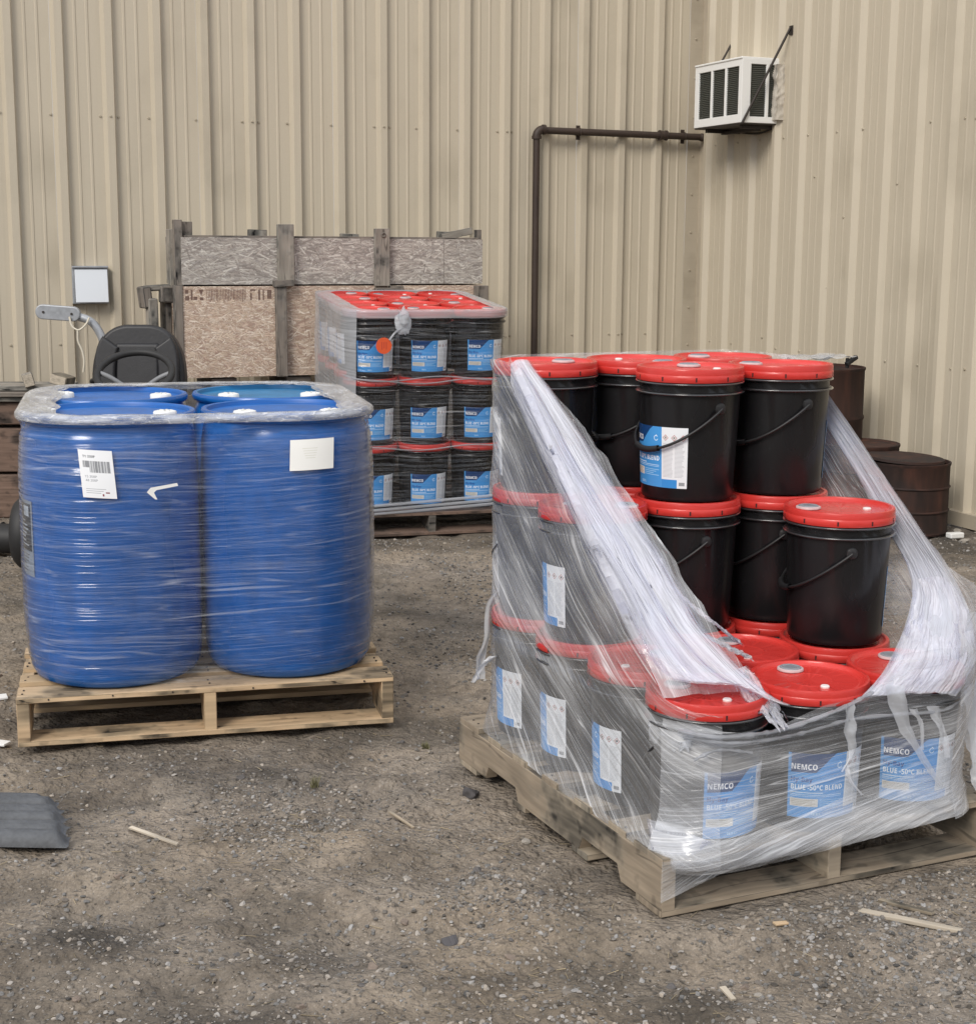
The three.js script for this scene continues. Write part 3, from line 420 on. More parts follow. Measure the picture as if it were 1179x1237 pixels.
{
  const L = (k) => HF + PH * (k - 1) + 0.001;
  const at3 = (c, r, k) => [c * S + rr(-0.002, 0.002), L(k), r * S + rr(-0.002, 0.002)];
  const bottom = [
    [0, 0, 'black red-lidded pail in the near left corner of torn load, under white crumpled film', { ha: 190, la: 10, ca: 200 }],
    [1, 0, 'uncovered-lid black pail in middle of the torn load\'s front edge, blue label facing forward', { ha: 170, la: -10, ca: 175, pa: 355 }],
    [2, 0, 'bottom pail at the torn load\'s right front corner beneath hanging film shreds', { ha: 170, la: -10, ca: 165, pa: 20 }],
    [0, 1, 'bottom-layer pail second from front along the film-covered left side, label on its side', { ha: 78, la: -102, ca: 120 }],
    [1, 1, 'bottom-layer pail behind the front middle one, red lid partly under torn film', { la: 0, ca: 170, cap: true }],
    [2, 1, 'bottom-layer pail carrying the lone middle-layer pail at right of torn load', { la: 60, cap: false }],
    [0, 2, 'bottom-layer pail third from front along the film-covered left side of torn load', { ha: 78, la: -102, ca: 40 }],
    [1, 2, 'bottom-layer pail beneath the centre column of torn load', { la: -100, cap: false }],
    [2, 2, 'bottom-layer pail second from back on right side of torn load', { la: -140, cap: false }],
    [0, 3, 'bottom-layer pail at back left corner of torn load under film', { la: -102, ha: 80, cap: false }],
    [1, 3, 'bottom-layer pail in the back row middle of torn load', { la: 180, cap: false }],
    [2, 3, 'bottom-layer pail at back right corner of torn load', { la: 180, cap: false }],
  ];
  for (const [c, r, t, o] of bottom) pail(t, at3(c, r, 1), OF, YF, o);
  const middle = [
    [0, 2, 'middle-layer pail behind the white film fold on left side of torn load', { ha: 71, la: -109, ca: 60 }],
    [0, 3, 'middle-layer pail at the back left corner of torn load behind film', { la: -150, cap: false }],
    [1, 2, 'middle-layer pail directly under the top pail with a blue and white label', { la: -104, ha: -98, cap: false }],
    [2, 1, 'lone middle-layer pail standing nearest, handle hanging at left, lid uncovered', { la: 87, ha: -112, ca: -118, pa: 60, cr: 0.085 }],
    [2, 2, 'middle-layer pail squeezed behind the lone uncovered one, handle on its left', { la: 70, ha: -112, cap: false }],
    [1, 3, 'middle-layer pail in the back row middle of torn load', { la: 180, cap: false }],
    [2, 3, 'middle-layer pail at the back right corner of torn load', { la: 180, cap: false }],
  ];
  for (const [c, r, t, o] of middle) pail(t, at3(c, r, 2), OF, YF, o);
  const top = [
    [0, 3, 'top pail at left end of torn load, half behind film', { la: -140, ha: 60, ca: 120 }],
    [1, 3, 'top pail behind the labelled one, its handle swung left', { la: 150, ha: -75, ca: 30 }],
    [2, 3, 'top pail farthest back on torn load, only its red lid showing', { la: 180, ca: 200 }],
    [1, 2, 'top pail showing a blue and white label under its black handle', { la: -79, ha: -85, ca: 150, pa: 60 }],
    [2, 2, 'top pail at right of the torn load without visible label, handle slanting left', { la: 95, ha: -91, ca: 210 }],
  ];
  for (const [c, r, t, o] of top) pail(t, at3(c, r, 3), OF, YF, o);
}
{
  const H0 = 0.131, word = ['', 'bottom', 'middle', 'top'], col = ['left', 'middle', 'right'], row = ['front', 'second', 'third', 'back'];
  for (let k = 1; k <= 3; k++) for (let c = 0; c < 3; c++) for (let r = 0; r < 4; r++) {
    if (k < 3 && c > 0 && r > 0) continue;   // walled in: nothing of them shows
    const t = r === 0 ? (k === 3 && c === 0 ? 'top left pail on the front of the far wrapped load, behind the orange tag' : `${word[k]} ${col[c]} pail on the front of the far wrapped load, blue label forward`) : `${word[k]}-layer pail of the far wrapped load, ${col[c]} column, ${row[r]} row`;
    const yy = H0 + 0.3698 * (k - 1), bb = r * S; tiltFar(pail(t, [c * S, yy * Math.cos(TILT) + bb * Math.sin(TILT), bb * Math.cos(TILT) - yy * Math.sin(TILT)], OB, YB, { la: r === 0 ? 6 + rr(-4, 4) : -95, handle: false, cap: k === 3, ca: rr(0, 360) }));
  }
}

// ---------- blue drums ----------
G.drum = lathe([[0, 0.004], [0.22, 0.004], [0.245, 0.0], [0.268, 0.012], [0.281, 0.04], [0.2855, 0.09], [0.2875, 0.2], [0.2885, 0.44], [0.2875, 0.68], [0.284, 0.78], [0.276, 0.83], [0.268, 0.845], [0.268, 0.856], [0.280, 0.862], [0.2845, 0.868], [0.2845, 0.880], [0.280, 0.887], [0.270, 0.888]], 72);
G.drumTop = lathe([[0.2705, 0.888], [0.2640, 0.8865], [0.2615, 0.880], [0.2600, 0.873], [0.250, 0.870], [0.235, 0.873], [0.12, 0.875], [0, 0.875]], 72);
G.bung = lathe([[0.038, 0], [0.0385, 0.016], [0.036, 0.0195], [0.030, 0.021], [0.026, 0.0185], [0, 0.0185]], 28);
G.bungBars = merge([0, 1, 2].map((i) => at(new THREE.BoxGeometry(0.044, 0.006, 0.006), 0, 0.0205, 0, 0, i * Math.PI / 3, 0)));
T.drumLabel = canvasTex(256, 320, (x, W, H) => { x.fillStyle = '#8f9aa6'; x.fillRect(0, 0, W, H); x.fillStyle = '#16202c'; x.fillRect(14, 14, W - 28, 200); x.fillStyle = '#b9c2ca'; x.fillRect(150, 24, 70, 44); for (let i = 0; i < 7; i++) x.fillRect(26, 86 + i * 17, 190 - 60 * hash(i, 4, 2), 6); x.fillStyle = '#4b5560'; for (let i = 0; i < 6; i++) x.fillRect(20, 228 + i * 14, 200 - 70 * hash(i, 7, 2), 5); });
MAT.drumLabel = M({ map: T.drumLabel, roughness: 0.5 });
{
  const list = [
    ['front left blue plastic drum on the yellow wood pallet, two stickers before it', -0.292, 0.302, MAT.drumTop, [[-0.081, 0.169], [-0.50, 0.32]], -78],
    ['front right blue plastic drum on the yellow wood pallet, in front of green-tinged lid', 0.292, 0.302, MAT.drumTop, [[0.105, 0.111], [0.455, 0.105]], 92],
    ['back left blue plastic drum on the pallet, nearest the black seat', -0.292, 0.884, MAT.drumTop, [[-0.085, 0.762], [-0.455, 0.889]], 200],
    ['back right blue drum whose sunken lid looks slightly greener', 0.292, 0.884, MAT.drumTopGreen, [[0.116, 0.728], [0.454, 0.70]], 200],
  ];
  for (const [t, a, b, m, caps, la] of list) {
    const c = Math.cos(YD), s = Math.sin(YD), g = thing('drum', t, 'drum', [OD[0] + a * c - b * s, 0.163, OD[2] - a * s - b * c], YD);
    part('body', G.drum, MAT.drum, g); const top = part('drum_head', G.drumTop, m, g);
    for (const [p, q] of caps) { const k = part('bung_cap', merge([G.bung, G.bungBars]), MAT.white, top); let dx = p - a, dz = -(q - b); const l = Math.hypot(dx, dz), mx = 0.212; if (l > mx) { dx *= mx / l; dz *= mx / l; } k.position.set(dx, 0.873, dz); k.rotation.y = rr(0, 3); }
    const lb = part('label_sticker', sheet(16, 1, (u, v) => { const an = (u - 0.5) * 0.62, r = 0.2905; return [r * Math.sin(an), 0.36 + 0.25 * v, r * Math.cos(an), u, v]; }), MAT.drumLabel, g); lb.rotation.y = la * Math.PI / 180;
  }
}

// ---------- stretch film ----------
// outline of a wrapped load: rounded rectangle, from the back left corner along the left side to the front and round
function hull(a0, a1, b0, b1, r) {
  const segs = [['l', a0, b1 - r, 0, -1, b1 - b0 - 2 * r], ['c', a0 + r, b0 + r, Math.PI, 1], ['l', a0 + r, b0, 1, 0, a1 - a0 - 2 * r], ['c', a1 - r, b0 + r, -Math.PI / 2, 1], ['l', a1, b0 + r, 0, 1, b1 - b0 - 2 * r], ['c', a1 - r, b1 - r, 0, 1], ['l', a1 - r, b1, -1, 0, a1 - a0 - 2 * r], ['c', a0 + r, b1 - r, Math.PI / 2, 1]];
  const len = segs.map((s) => s[0] === 'l' ? s[5] : r * Math.PI / 2), tot = len.reduce((p, q) => p + q, 0);
  const f = (s) => {   // -> [a, b, outward a, outward b]
    s = mod(s, tot); let i = 0; while (i < 7 && s > len[i]) { s -= len[i]; i++; } const q = segs[i];
    if (q[0] === 'l') return [q[1] + q[3] * s, q[2] + q[4] * s, q[4] === 0 ? 0 : (q[4] < 0 ? -1 : 1), q[4] === 0 ? (q[3] > 0 ? -1 : 1) : 0];
    const an = q[3] + s / r; const oa = Math.cos(an), ob = Math.sin(an); return [q[1] + r * oa, q[2] + r * ob, oa, ob];
  };
  f.total = tot; f.starts = len.map((_, i) => len.slice(0, i).reduce((p, q) => p + q, 0)); return f;
}
const segMap = (h, i, f) => { const a = h.starts[i], b = i < 7 ? h.starts[i + 1] : h.total; return h(lerp(a, b, f) - (f === 1 ? 1e-7 : 0) + (f === 0 ? 1e-7 : 0)); };
const interp = (tab, x) => { if (x <= tab[0][0]) return tab[0][1]; for (let i = 1; i < tab.length; i++) if (x <= tab[i][0]) return lerp(tab[i - 1][1], tab[i][1], (x - tab[i - 1][0]) / (tab[i][0] - tab[i - 1][0])); return tab[tab.length - 1][1]; };
// taut between the lid rims, drawn in a little under each rim
const waist = (y, base, pitch) => { const f = mod(y - base, pitch) / pitch; return -0.010 * Math.pow(Math.max(0, Math.sin(Math.PI * f)), 0.7) - 0.006 * sstep(0.78, 0.88, f) * sstep(0.97, 0.9, f); };
{
  const g = thing('stretch_wrap', 'torn clear stretch wrap hanging open around the black pails on the near pallet', 'stretch wrap', OF, YF);
  const H = hull(-0.157, 0.767, -0.157, 1.072, 0.157), L0 = H.starts[1], r = 0.157;
  const crease = (s, y, k, amp) => amp * (fbm(s * 5 + 3, y * 5, 601 + k, 3) - 0.5) + amp * 0.45 * (fbm((s + y * 0.6) * 3, (y - s * -0.8) * 26, 611 + k, 2) - 0.5);
  const foldY = (b) => b > 0.83 ? 1.272 + 0.004 * Math.sin(b * 30) : b > -0.05 ? 0.53 + (b + 0.05) * 0.8706 + 0.0 : Math.max(0.50, 0.53 + (b + 0.05) * 0.3);
  const pt = (s, y, off) => { const [a, b, na, nb] = H(s); return [a + na * off, y, -(b + nb * off)]; };
  const foot = (y, q = 99) => (0.020 + 0.018 * Math.exp(-(((q - L0 - r * 0.78) / 0.05) ** 2))) * sstep(0.26, 0.13, y);
  // left side, from round the back corner to round the front corner
  const leftSheet = (top, bot, off, k, u0, v0) => sheet(150, 90, (s, t) => {
    const S0 = -r * 0.9, S1 = L0 + r * 1.25, q = lerp(S0, S1, s), [a, b] = H(q), y = lerp(bot(q, b), top(q, b), t);
    const o = off + waist(y, HF, PH) + foot(y, q) + crease(q, y, k, 0.012);
    const sl = lerp(0.55, 0.86, sstep(0.2, 0.8, y)); return [...pt(q, y, o), (q * 0.78 - y * 0.6) / 1.2 + u0, (y + q * sl) * 0.8 / 0.6 + v0];
  });
  part('side_film', leftSheet((q, b) => foldY(b), (q, b) => lerp(0.15, 0.125, sstep(0, L0, q)) + 0.012 * (fbm(q * 9, 4, 621, 2) - 0.5), 0.002, 1, 0, 0), MAT.film, g);
  // back
  part('back_film', sheet(60, 30, (s, t) => { const q = lerp(H.starts[5] + r * 0.7, H.total - r * 0.85, s), y = lerp(0.15, 1.275, t); return [...pt(q, y, 0.002 + waist(y, HF, PH) + crease(q, y, 3, 0.01)), q / 1.2, (y + 0.1 * q) / 0.6]; }), MAT.film, g);
  // front, left corner to right corner
  const frontTop = [[-0.2, 0.50], [-0.05, 0.462], [0.08, 0.448], [0.25, 0.497], [0.34, 0.502], [0.42, 0.535], [0.48, 0.60], [0.60, 0.60], [0.80, 0.58]];
  const frontSheet = (top, bot, off, k, u0, v0, mul = 1) => sheet(130, 60, (s, t) => {
    const S0 = L0 + r * 0.2, S1 = H.starts[4] + 0.02, q = lerp(S0, S1, s), [a] = H(q), y = lerp(bot(a, q), top(a, q), t);
    return [...pt(q, y, off + waist(y, HF, PH) + foot(y, q) + crease(q, y, k, 0.013)), q / 1.2 + u0, (y - (q - S0) * lerp(0.30, 0.04, sstep(0.12, 0.45, y))) / 0.6 + v0];
  });
  part('front_film', frontSheet((a) => interp(frontTop, a), (a) => lerp(0.12, 0.165, sstep(-0.15, 0.75, a)) + 0.01 * (fbm(a * 14, 3, 634, 2) - 0.5), 0.002, 5, 0.1, 0.3), MAT.film, g);
  part('front_film', frontSheet((a) => lerp(0.20, 0.30, sstep(-0.15, 0.75, a)) + 0.02 * (fbm(a * 9, 2, 633, 2) - 0.5), (a) => lerp(0.115, 0.155, sstep(-0.15, 0.75, a)), 0.007, 6, 0.55, 0.1), MAT.film, g);
  // right side with its sagging top, and the pulled-up corner
  const rightTop = (b) => interp([[-0.3, 0.70], [-0.1, 0.715], [0.056, 0.755], [0.2, 0.845], [0.35, 0.975], [0.55, 1.125], [0.76, 1.272], [1.2, 1.275]], b);
  const out = (b, y) => 0.02 * sstep(0.5, 0.1, b) * sstep(0.3, 0.5, y) + 0.006;
  const rightSheet = (top, bot, off, k, mat, name, e0 = 0.2) => part(name, sheet(110, 70, (s, t) => {
    const q = lerp(H.starts[3] + r * e0, H.starts[5] + r * 0.75, s), [a, b] = H(q), y = lerp(bot(b), top(b), t);
    return [...pt(q, y, off + out(b, y) + waist(y, HF, PH) * 0.4 + foot(y, q) + crease(q, y, k, 0.02)), (q * 0.8 + y * 0.6) / 1.2, mat === MAT.film ? (y - q * 0.8) * 0.8 / 0.6 + 0.2 : t];
  }), mat, g);
  rightSheet(rightTop, () => 0.15, 0.002, 8, MAT.film, 'side_film');
  // white gathered corner: one sheet drawn across the front right lid from the front edge to the right side
  const cl = [[0, 0.33, -0.160, 0.497], [0.15, 0.42, -0.14, 0.548], [0.3, 0.57, -0.02, 0.592], [0.43, 0.665, 0.065, 0.622], [0.55, 0.755, 0.15, 0.70], [0.68, 0.768, 0.27, 0.80], [0.84, 0.768, 0.48, 0.99], [1, 0.766, 0.74, 1.20]], cr = [[0, 0.62, -0.178, 0.475], [0.12, 0.69, -0.165, 0.535], [0.2, 0.735, -0.135, 0.565], [0.36, 0.78, -0.06, 0.62], [0.52, 0.792, 0.0, 0.705], [0.68, 0.792, 0.2, 0.848], [0.84, 0.786, 0.42, 1.03], [1, 0.776, 0.72, 1.255]];
  const ci = (tab, t) => [1, 2, 3].map((k) => interp(tab.map((r2) => [r2[0], r2[k]]), t));
  const smooth = (tab, t) => { const e = 0.05, a = ci(tab, Math.max(0, t - e)), b = ci(tab, t), c = ci(tab, Math.min(1, t + e)); return a.map((v, k) => 0.3 * v + 0.4 * b[k] + 0.3 * c[k]); };
  for (const [k, s0, s1, mt] of [[0, 0, 1, MAT.filmMid], [1, 0, 1, MAT.filmThin], [2, 0.0, 0.75, MAT.filmBand]]) part('film_fold', sheet(60, 120, (s, t) => {
    const A = smooth(cl, t), B = smooth(cr, t), u = lerp(s0, s1, s) + 0.05 * (fbm(t * 12, k, 645, 2) - 0.5) * s, w = Math.hypot(A[0] - B[0], A[1] - B[1], A[2] - B[2]), n = (0.012 * (fbm(u * 4 + t * 3, t * 5, 641 + k, 3) - 0.5) + 0.012 * (fbm(u * 9 + t * 7, t * 9, 646 + k, 3) - 0.5) * sstep(0.8, 0.4, t)), up = 0.07 * w * Math.sin(Math.PI * u) + 0.003 * k;
    return [lerp(A[0], B[0], u) + up * 0.4 + n * 0.6, lerp(A[2], B[2], u) + up * 0.5 + n * 0.8, -(lerp(A[1], B[1], u) - up * 0.3 - n * 0.5), t * 1.6, s];
  }), mt, g);
  // sloping flap folded over the left column, its white gathered band and ragged end
  const F = (t) => [-0.157, 1.272 - 0.742 * t, 0.8 - 0.85 * t];     // a, y, b along the fold
  const d = V(0, -0.742, -0.85).normalize(), nrm = V(0, 0.85, -0.742).normalize();   // in (a, y, b)
  const wTab = [[0, 0.06], [0.1, 0.10], [0.23, 0.14], [0.39, 0.17], [0.57, 0.21], [0.71, 0.225], [0.85, 0.25], [1, 0.27]];
  const flap = (t, w, lift) => { const [a, y, b] = F(t); return [a + w, y + nrm.y * lift, -(b + nrm.z * lift)]; };
  part('torn_flap', sheet(120, 50, (s, t) => {
    const W = interp(wTab, s) * (1 + 0.06 * (fbm(s * 22, 1, 661, 3) - 0.5)), w = W * t, n = 0.016 * (fbm(s * 3, w * 34, 662, 3) - 0.5) + 0.018 * sstep(0.6, 1, t) * (fbm(s * 16, w * 20, 663, 3) - 0.5);
    return [...flap(s, w, 0.004 + n - 0.02 * t * t), s * 0.9, w * 2];
  }), MAT.film, g);
  const bL = [[0, -0.05], [0.26, -0.045], [0.53, -0.025], [0.81, 0.0], [1, 0.02]], bR = [[0, 0.035], [0.22, 0.09], [0.41, 0.115], [0.61, 0.155], [0.87, 0.185], [1, 0.19]];
  const endAt = (f) => [lerp(-0.125, 0.125, f), lerp(0.553, 0.505, sstep(0.55, 1, f)), lerp(0.02, -0.17, Math.pow(f, 0.8))];
  const band = (w0, w1, lift, k, mat, t0, t1) => part('film_fold', sheet(130, 40, (s, t) => {
    const jag = 0.07 * (fbm(t * 11 + k, 2 + k, 678, 3) - 0.5) * sstep(0.75, 1, s), T_ = lerp(t0, t1, s) + jag, f = lerp(w0, w1, t), Tc = Math.min(T_, 1), w = lerp(interp(bL, Tc), interp(bR, Tc), f) + 0.012 * (fbm(T_ * 9, k, 679, 2) - 0.5) * (t > 0.5 ? 1 : -1);
    const n = 0.006 * (fbm(Tc * 2, w * 26 + Tc * 3, 671 + k, 2) - 0.5) + (0.003 + 0.016 * sstep(0.84, 1, T_)) * (fbm(T_ * 11, f * 5, 675 + k, 3) - 0.5);
    let p; if (w < 0) { const [a, y, b] = F(Tc); p = [a - 0.008 - n, y + w * 1.2, -b]; } else p = flap(Tc, w, lift + n);
    const e = sstep(0.82, 1.04, T_); if (e > 0) { const q = endAt(Math.min(1, Math.max(0, f))); p = [lerp(p[0], q[0], e), lerp(p[1], q[1] + lift * 0.6 + Math.abs(n), e), lerp(p[2], -q[2], e)]; }
    return [...p, T_ * 1.1, t];
  }), mat, g);
  band(-0.1, 1.08, 0.010, 0, MAT.filmThin, 0, 0.98); band(0.16, 1.02, 0.014, 1, MAT.filmBand, 0.0, 1.06); band(0.0, 0.6, 0.017, 2, MAT.filmThin, 0.03, 1.0); 
  // crumpled end lying over the near lid and hanging off its edge
  const crump = (P0, P1, P2, P3, amp, k, mat, jag = 0.12, name = 'film_crumple') => part(name, sheet(46, 46, (s, t) => {
    const j = 1 + jag * (fbm(s * 9, 1 + k, 690 + k, 3) - 0.5) * 2 * t, tt = t * j;
    const p = [0, 1, 2].map((i) => lerp(lerp(P0[i], P1[i], s), lerp(P2[i], P3[i], s), tt)), e = Math.min(1, 6 * t);
    const n = amp * e * ((1 - Math.abs(2 * fbm(s * 5 + k, tt * 5, 700 + k, 3) - 1)) - 0.55 + 0.7 * (fbm(s * 13, tt * 11 + k, 710 + k, 3) - 0.5));
    const m = amp * 0.6 * e * (fbm(s * 8, tt * 8 + 5, 720 + k, 3) - 0.5); return [p[0] + m, p[1] + n, -(p[2] + m), tt * 0.3, s];
  }), mat, g);
  crump([0.02, 0.56, -0.02], [0.13, 0.565, 0.02], [0.06, 0.485, -0.168], [0.125, 0.475, -0.165], 0.022, 2, MAT.filmThin, 0.35);
  crump([0.03, 0.75, 0.30], [0.08, 0.66, 0.16], [0.20, 0.585, 0.22], [0.22, 0.565, 0.17], 0.016, 4, MAT.filmThin, 0.25);
  crump([0.03, 0.82, 0.36], [0.07, 0.72, 0.26], [0.14, 0.60, 0.36], [0.17, 0.575, 0.31], 0.02, 5, MAT.film, 0.3);
  crump([0.05, 0.63, 0.18], [0.10, 0.60, 0.11], [0.215, 0.548, 0.15], [0.2, 0.546, 0.11], 0.016, 6, MAT.filmMid, 0.2);
  // gathered cords along torn edges
  const cord = (pts, rad, mat) => { const t = tube(pts, rad, 60, 7), p = t.attributes.position, n = t.attributes.normal; for (let i = 0; i < p.count; i++) { const k = 0.5 * rad * (fbm(p.getX(i) * 60, p.getY(i) * 60 + p.getZ(i) * 40, 731, 2) - 0.4) * 3; p.setXYZ(i, p.getX(i) + n.getX(i) * k, p.getY(i) + n.getY(i) * k, p.getZ(i) + n.getZ(i) * k); } t.computeVertexNormals(); return part('film_cord', t, mat, g); };
  cord([[-0.15, 0.468, 0.11], [-0.08, 0.458, 0.155], [0, 0.456, 0.17], [0.10, 0.452, 0.16], [0.20, 0.468, 0.164], [0.30, 0.492, 0.166], [0.38, 0.515, 0.16]], 0.0045, MAT.filmMid);
  cord([[-0.14, 0.452, 0.12], [-0.05, 0.442, 0.166], [0.05, 0.436, 0.17], [0.18, 0.44, 0.166], [0.30, 0.455, 0.168], [0.45, 0.45, 0.166], [0.6, 0.445, 0.17], [0.7, 0.45, 0.12]], 0.0036, MAT.filmMid);
  cord([[-0.12, 0.40, 0.135], [-0.07, 0.425, 0.16], [0.02, 0.41, 0.172]], 0.0035, MAT.filmMid);
  crump([-0.155, 0.46, 0.02], [-0.11, 0.465, -0.12], [-0.15, 0.40, 0.02], [-0.125, 0.405, -0.115], 0.012, 7, MAT.filmMid, 0.2, 'film_knot');
  part('front_film', sheet(20, 20, (s, t) => { const a = lerp(-0.19, 0.16, s), top = lerp(0.15, 0.165, s), low = lerp(0.045, 0.14, s), y = lerp(low, top, t); return [a, y, 0.119 + 0.045 * sstep(0.3, 1, t) * sstep(0, 0.3, s) + 0.006 * (fbm(a * 20, y * 30, 655, 2) - 0.5), s * 0.4, y / 0.6 - s * 0.3]; }), MAT.film, g);
  // crushed film at the near corner
  crump([-0.166, 0.215, 0.0], [-0.08, 0.20, -0.166], [-0.178, 0.155, -0.05], [-0.13, 0.155, -0.14], 0.006, 8, MAT.filmThin, 0.1, 'film_crumple');
  // shreds
  const shred = (pts, w0, w1, k, mat) => { const c = new THREE.CatmullRomCurve3(pts.map((p) => V(p[0], p[1], -p[2]))); return part('film_shred', sheet(30, 6, (s, t) => { const p = c.getPoint(s), w = lerp(w0, w1, s) * (0.7 + 0.8 * fbm(s * 7, k, 741, 2)), n = 0.3 * w * (fbm(s * 8 + k, t * 3, 742, 2) - 0.5); return [p.x + (t - 0.5) * w, p.y + n * 0.5, p.z + 0.004 + 0.3 * w * Math.sin(t * 5 + s * 6 + k) * 0.5 + n, s * 0.2, t * 0.05]; }), mat ?? MAT.filmMid, g); };
  shred([[0.30, 0.50, -0.168], [0.30, 0.43, -0.172], [0.31, 0.375, -0.176], [0.285, 0.33, -0.176]], 0.035, 0.012, 1);
  shred([[0.29, 0.345, -0.176], [0.31, 0.30, -0.176], [0.35, 0.257, -0.172]], 0.010, 0.007, 2, MAT.filmWhite);
  shred([[0.43, 0.53, -0.168], [0.465, 0.43, -0.176], [0.52, 0.34, -0.182], [0.60, 0.245, -0.172]], 0.05, 0.010, 3);
  shred([[0.56, 0.46, -0.168], [0.585, 0.40, -0.176], [0.612, 0.32, -0.176]], 0.03, 0.018, 4);
  shred([[0.50, 0.46, -0.166], [0.52, 0.42, -0.174], [0.53, 0.35, -0.174]], 0.022, 0.008, 5);
  shred([[0.745, 0.48, -0.10], [0.765, 0.36, -0.10], [0.775, 0.25, -0.11], [0.77, 0.19, -0.12]], 0.06, 0.022, 6);
  shred([[0.79, 0.52, -0.02], [0.80, 0.42, -0.03], [0.81, 0.31, -0.05], [0.815, 0.245, -0.06]], 0.08, 0.03, 7, MAT.filmMid);
  shred([[0.76, 0.66, -0.07], [0.785, 0.55, -0.07], [0.795, 0.45, -0.07], [0.805, 0.36, -0.07]], 0.05, 0.07, 8, MAT.filmMid);
  shred([[-0.155, 0.60, 0.90], [-0.17, 0.55, 0.93], [-0.175, 0.45, 0.93], [-0.19, 0.38, 0.945], [-0.19, 0.32, 0.94]], 0.014, 0.028, 9, MAT.filmMid);
  shred([[-0.165, 0.40, 0.90], [-0.195, 0.36, 0.93], [-0.21, 0.31, 0.95]], 0.03, 0.012, 11, MAT.filmWhite);
}
// ---------- wrap round the blue drums ----------
{
  const g = thing('stretch_wrap', 'tight clear stretch wrap around four blue drums, with stickers and a milky rim', 'stretch wrap', OD, YD);
  const H = hull(-0.582, 0.582, 0.012, 1.174, 0.29), Hi = hull(-0.582 + 0.12, 0.582 - 0.12, 0.012 + 0.038, 1.174 - 0.075, 0.13);
  const prof = [[0.205, -0.010], [0.26, -0.003], [0.36, 0.002], [0.62, 0.003], [0.85, 0.001], [0.945, -0.005], [0.985, -0.010], [1.012, -0.012], [1.026, 0.0], [1.040, 0.006], [1.052, 0.004], [1.058, -0.003]];
  const rd = (y) => interp(prof, y);
  const wr = (q, y, k) => 0.0035 * (fbm(q * 4, y * 60, 751 + k, 3) - 0.5) + 0.006 * (fbm(q * 2.5, y * 7, 755 + k, 2) - 0.5) * sstep(1.0, 0.9, y);
  for (let k = 0; k < 2; k++) part('side_film', sheet(240, 80, (s, t) => {
    const q = s * H.total, [a, b, na, nb] = H(q), lo = 0.20 + 0.02 * Math.sin(s * 6.283 * 2 + 1) + 0.03 * k, y = lerp(lo, 1.05 - k * 0.07, t), o = rd(y) + 0.0035 * (k + 1) + wr(mod(q, H.total - 1e-6) * (s < 0.999 ? 1 : 0), y, k);
    return [a + na * o, y, -(b + nb * o), Math.round(H.total / 1.2) * s + 0.3 * k, (y + 0.012 * Math.sin(s * 6.283 + k * 2)) / 0.6 + 0.4 * k];
  }), MAT.filmDrum, g);
  for (let k = 0; k < 2; k++) part('top_fold', sheet(240, 14, (s, t) => {
    let q = s * H.total; let i = 0; while (i < 7 && q > H.starts[i + 1]) i++; const f = (q - H.starts[i]) / ((i < 7 ? H.starts[i + 1] : H.total) - H.starts[i]);
    const [a, b, na, nb] = H(q), [a2, b2] = segMap(Hi, i, Math.min(1, Math.max(0, f)));
    if (t < 0.3) { const tt = t / 0.3, y = lerp(1.034, 1.056, tt), o = rd(y) + 0.003 + 0.003 * k; return [a + na * o, y, -(b + nb * o), s * 5, t]; }
    const tt = (t - 0.3) / 0.7 * (1 - 0.12 * k), o = 0.003, wv = (0.009 * (fbm(s * 34, tt * 3, 761 + k, 3) - 0.5) + 0.006 * (fbm(s * 150, tt * 8, 764 + k, 2) - 0.5)) * Math.min(1, tt * 3) * (s > 0.01 && s < 0.99 ? 1 : 0); const A = a + na * (o - 0.001), B = b + nb * (o - 0.001);
    const rag = 1 + 0.26 * (fbm(s * 40, 3, 766, 2) - 0.5) * (s > 0.01 && s < 0.99 ? 1 : 0), u = tt * rag; return [lerp(A, a2, u), 1.0605 - 0.004 * u + 0.003 * k + wv, -lerp(B, b2, u), s * 5, t];
  }), MAT.filmRim, g);
  // stickers on the wrap
  const on = (a0, a1, y0, y1, skew = 0, off = 0.0105) => sheet(14, 6, (s, t) => { const a = lerp(a0, a1, s) + skew * t, y = lerp(y0, y1, t) + skew * 0.6 * s, x = Math.abs(a) - 0.292, bend = x > 0 ? 0.29 - Math.sqrt(0.29 * 0.29 - x * x) : 0; return [a, y, -(0.012 - rd(y) - off + bend), s, t]; });
  const bar = canvasTex(256, 384, (x, W, H2) => { x.fillStyle = '#e9ebee'; x.fillRect(0, 0, W, H2); x.fillStyle = '#3c4047'; x.font = 'bold 26px sans-serif'; x.fillText('T1 330P', 30, 62); for (let i = 0; i < 34; i++) x.fillRect(26 + i * 6.1, 88, hash(i, 5, 9) > 0.5 ? 4 : 2, 92 - (i < 8 ? 40 : 0)); x.fillStyle = '#6d727a'; x.font = '26px sans-serif'; x.fillText('15 308P', 30, 222); x.fillText('48 208P', 34, 252); x.fillStyle = '#9a9ea5'; for (let i = 0; i < 3; i++) x.fillRect(30, 310 + i * 16, 150 - 20 * i, 4); x.fillStyle = '#7c3038'; x.fillRect(176, 334, 30, 10); x.fillRect(150, 350, 12, 18); });
  part('barcode_sticker', on(-0.378, -0.274, 0.806, 0.958, -0.012), M({ map: bar, roughness: 0.6 }), g, 'white sticker with barcode');
  const blank = canvasTex(256, 180, (x, W, H2) => { x.fillStyle = '#eeeeea'; x.fillRect(0, 0, W, H2); x.fillStyle = '#dcdcd2'; for (let i = 0; i < 5; i++) x.fillRect(70 + 5 * i, 50 + i * 14, 90 - 8 * i, 4); });
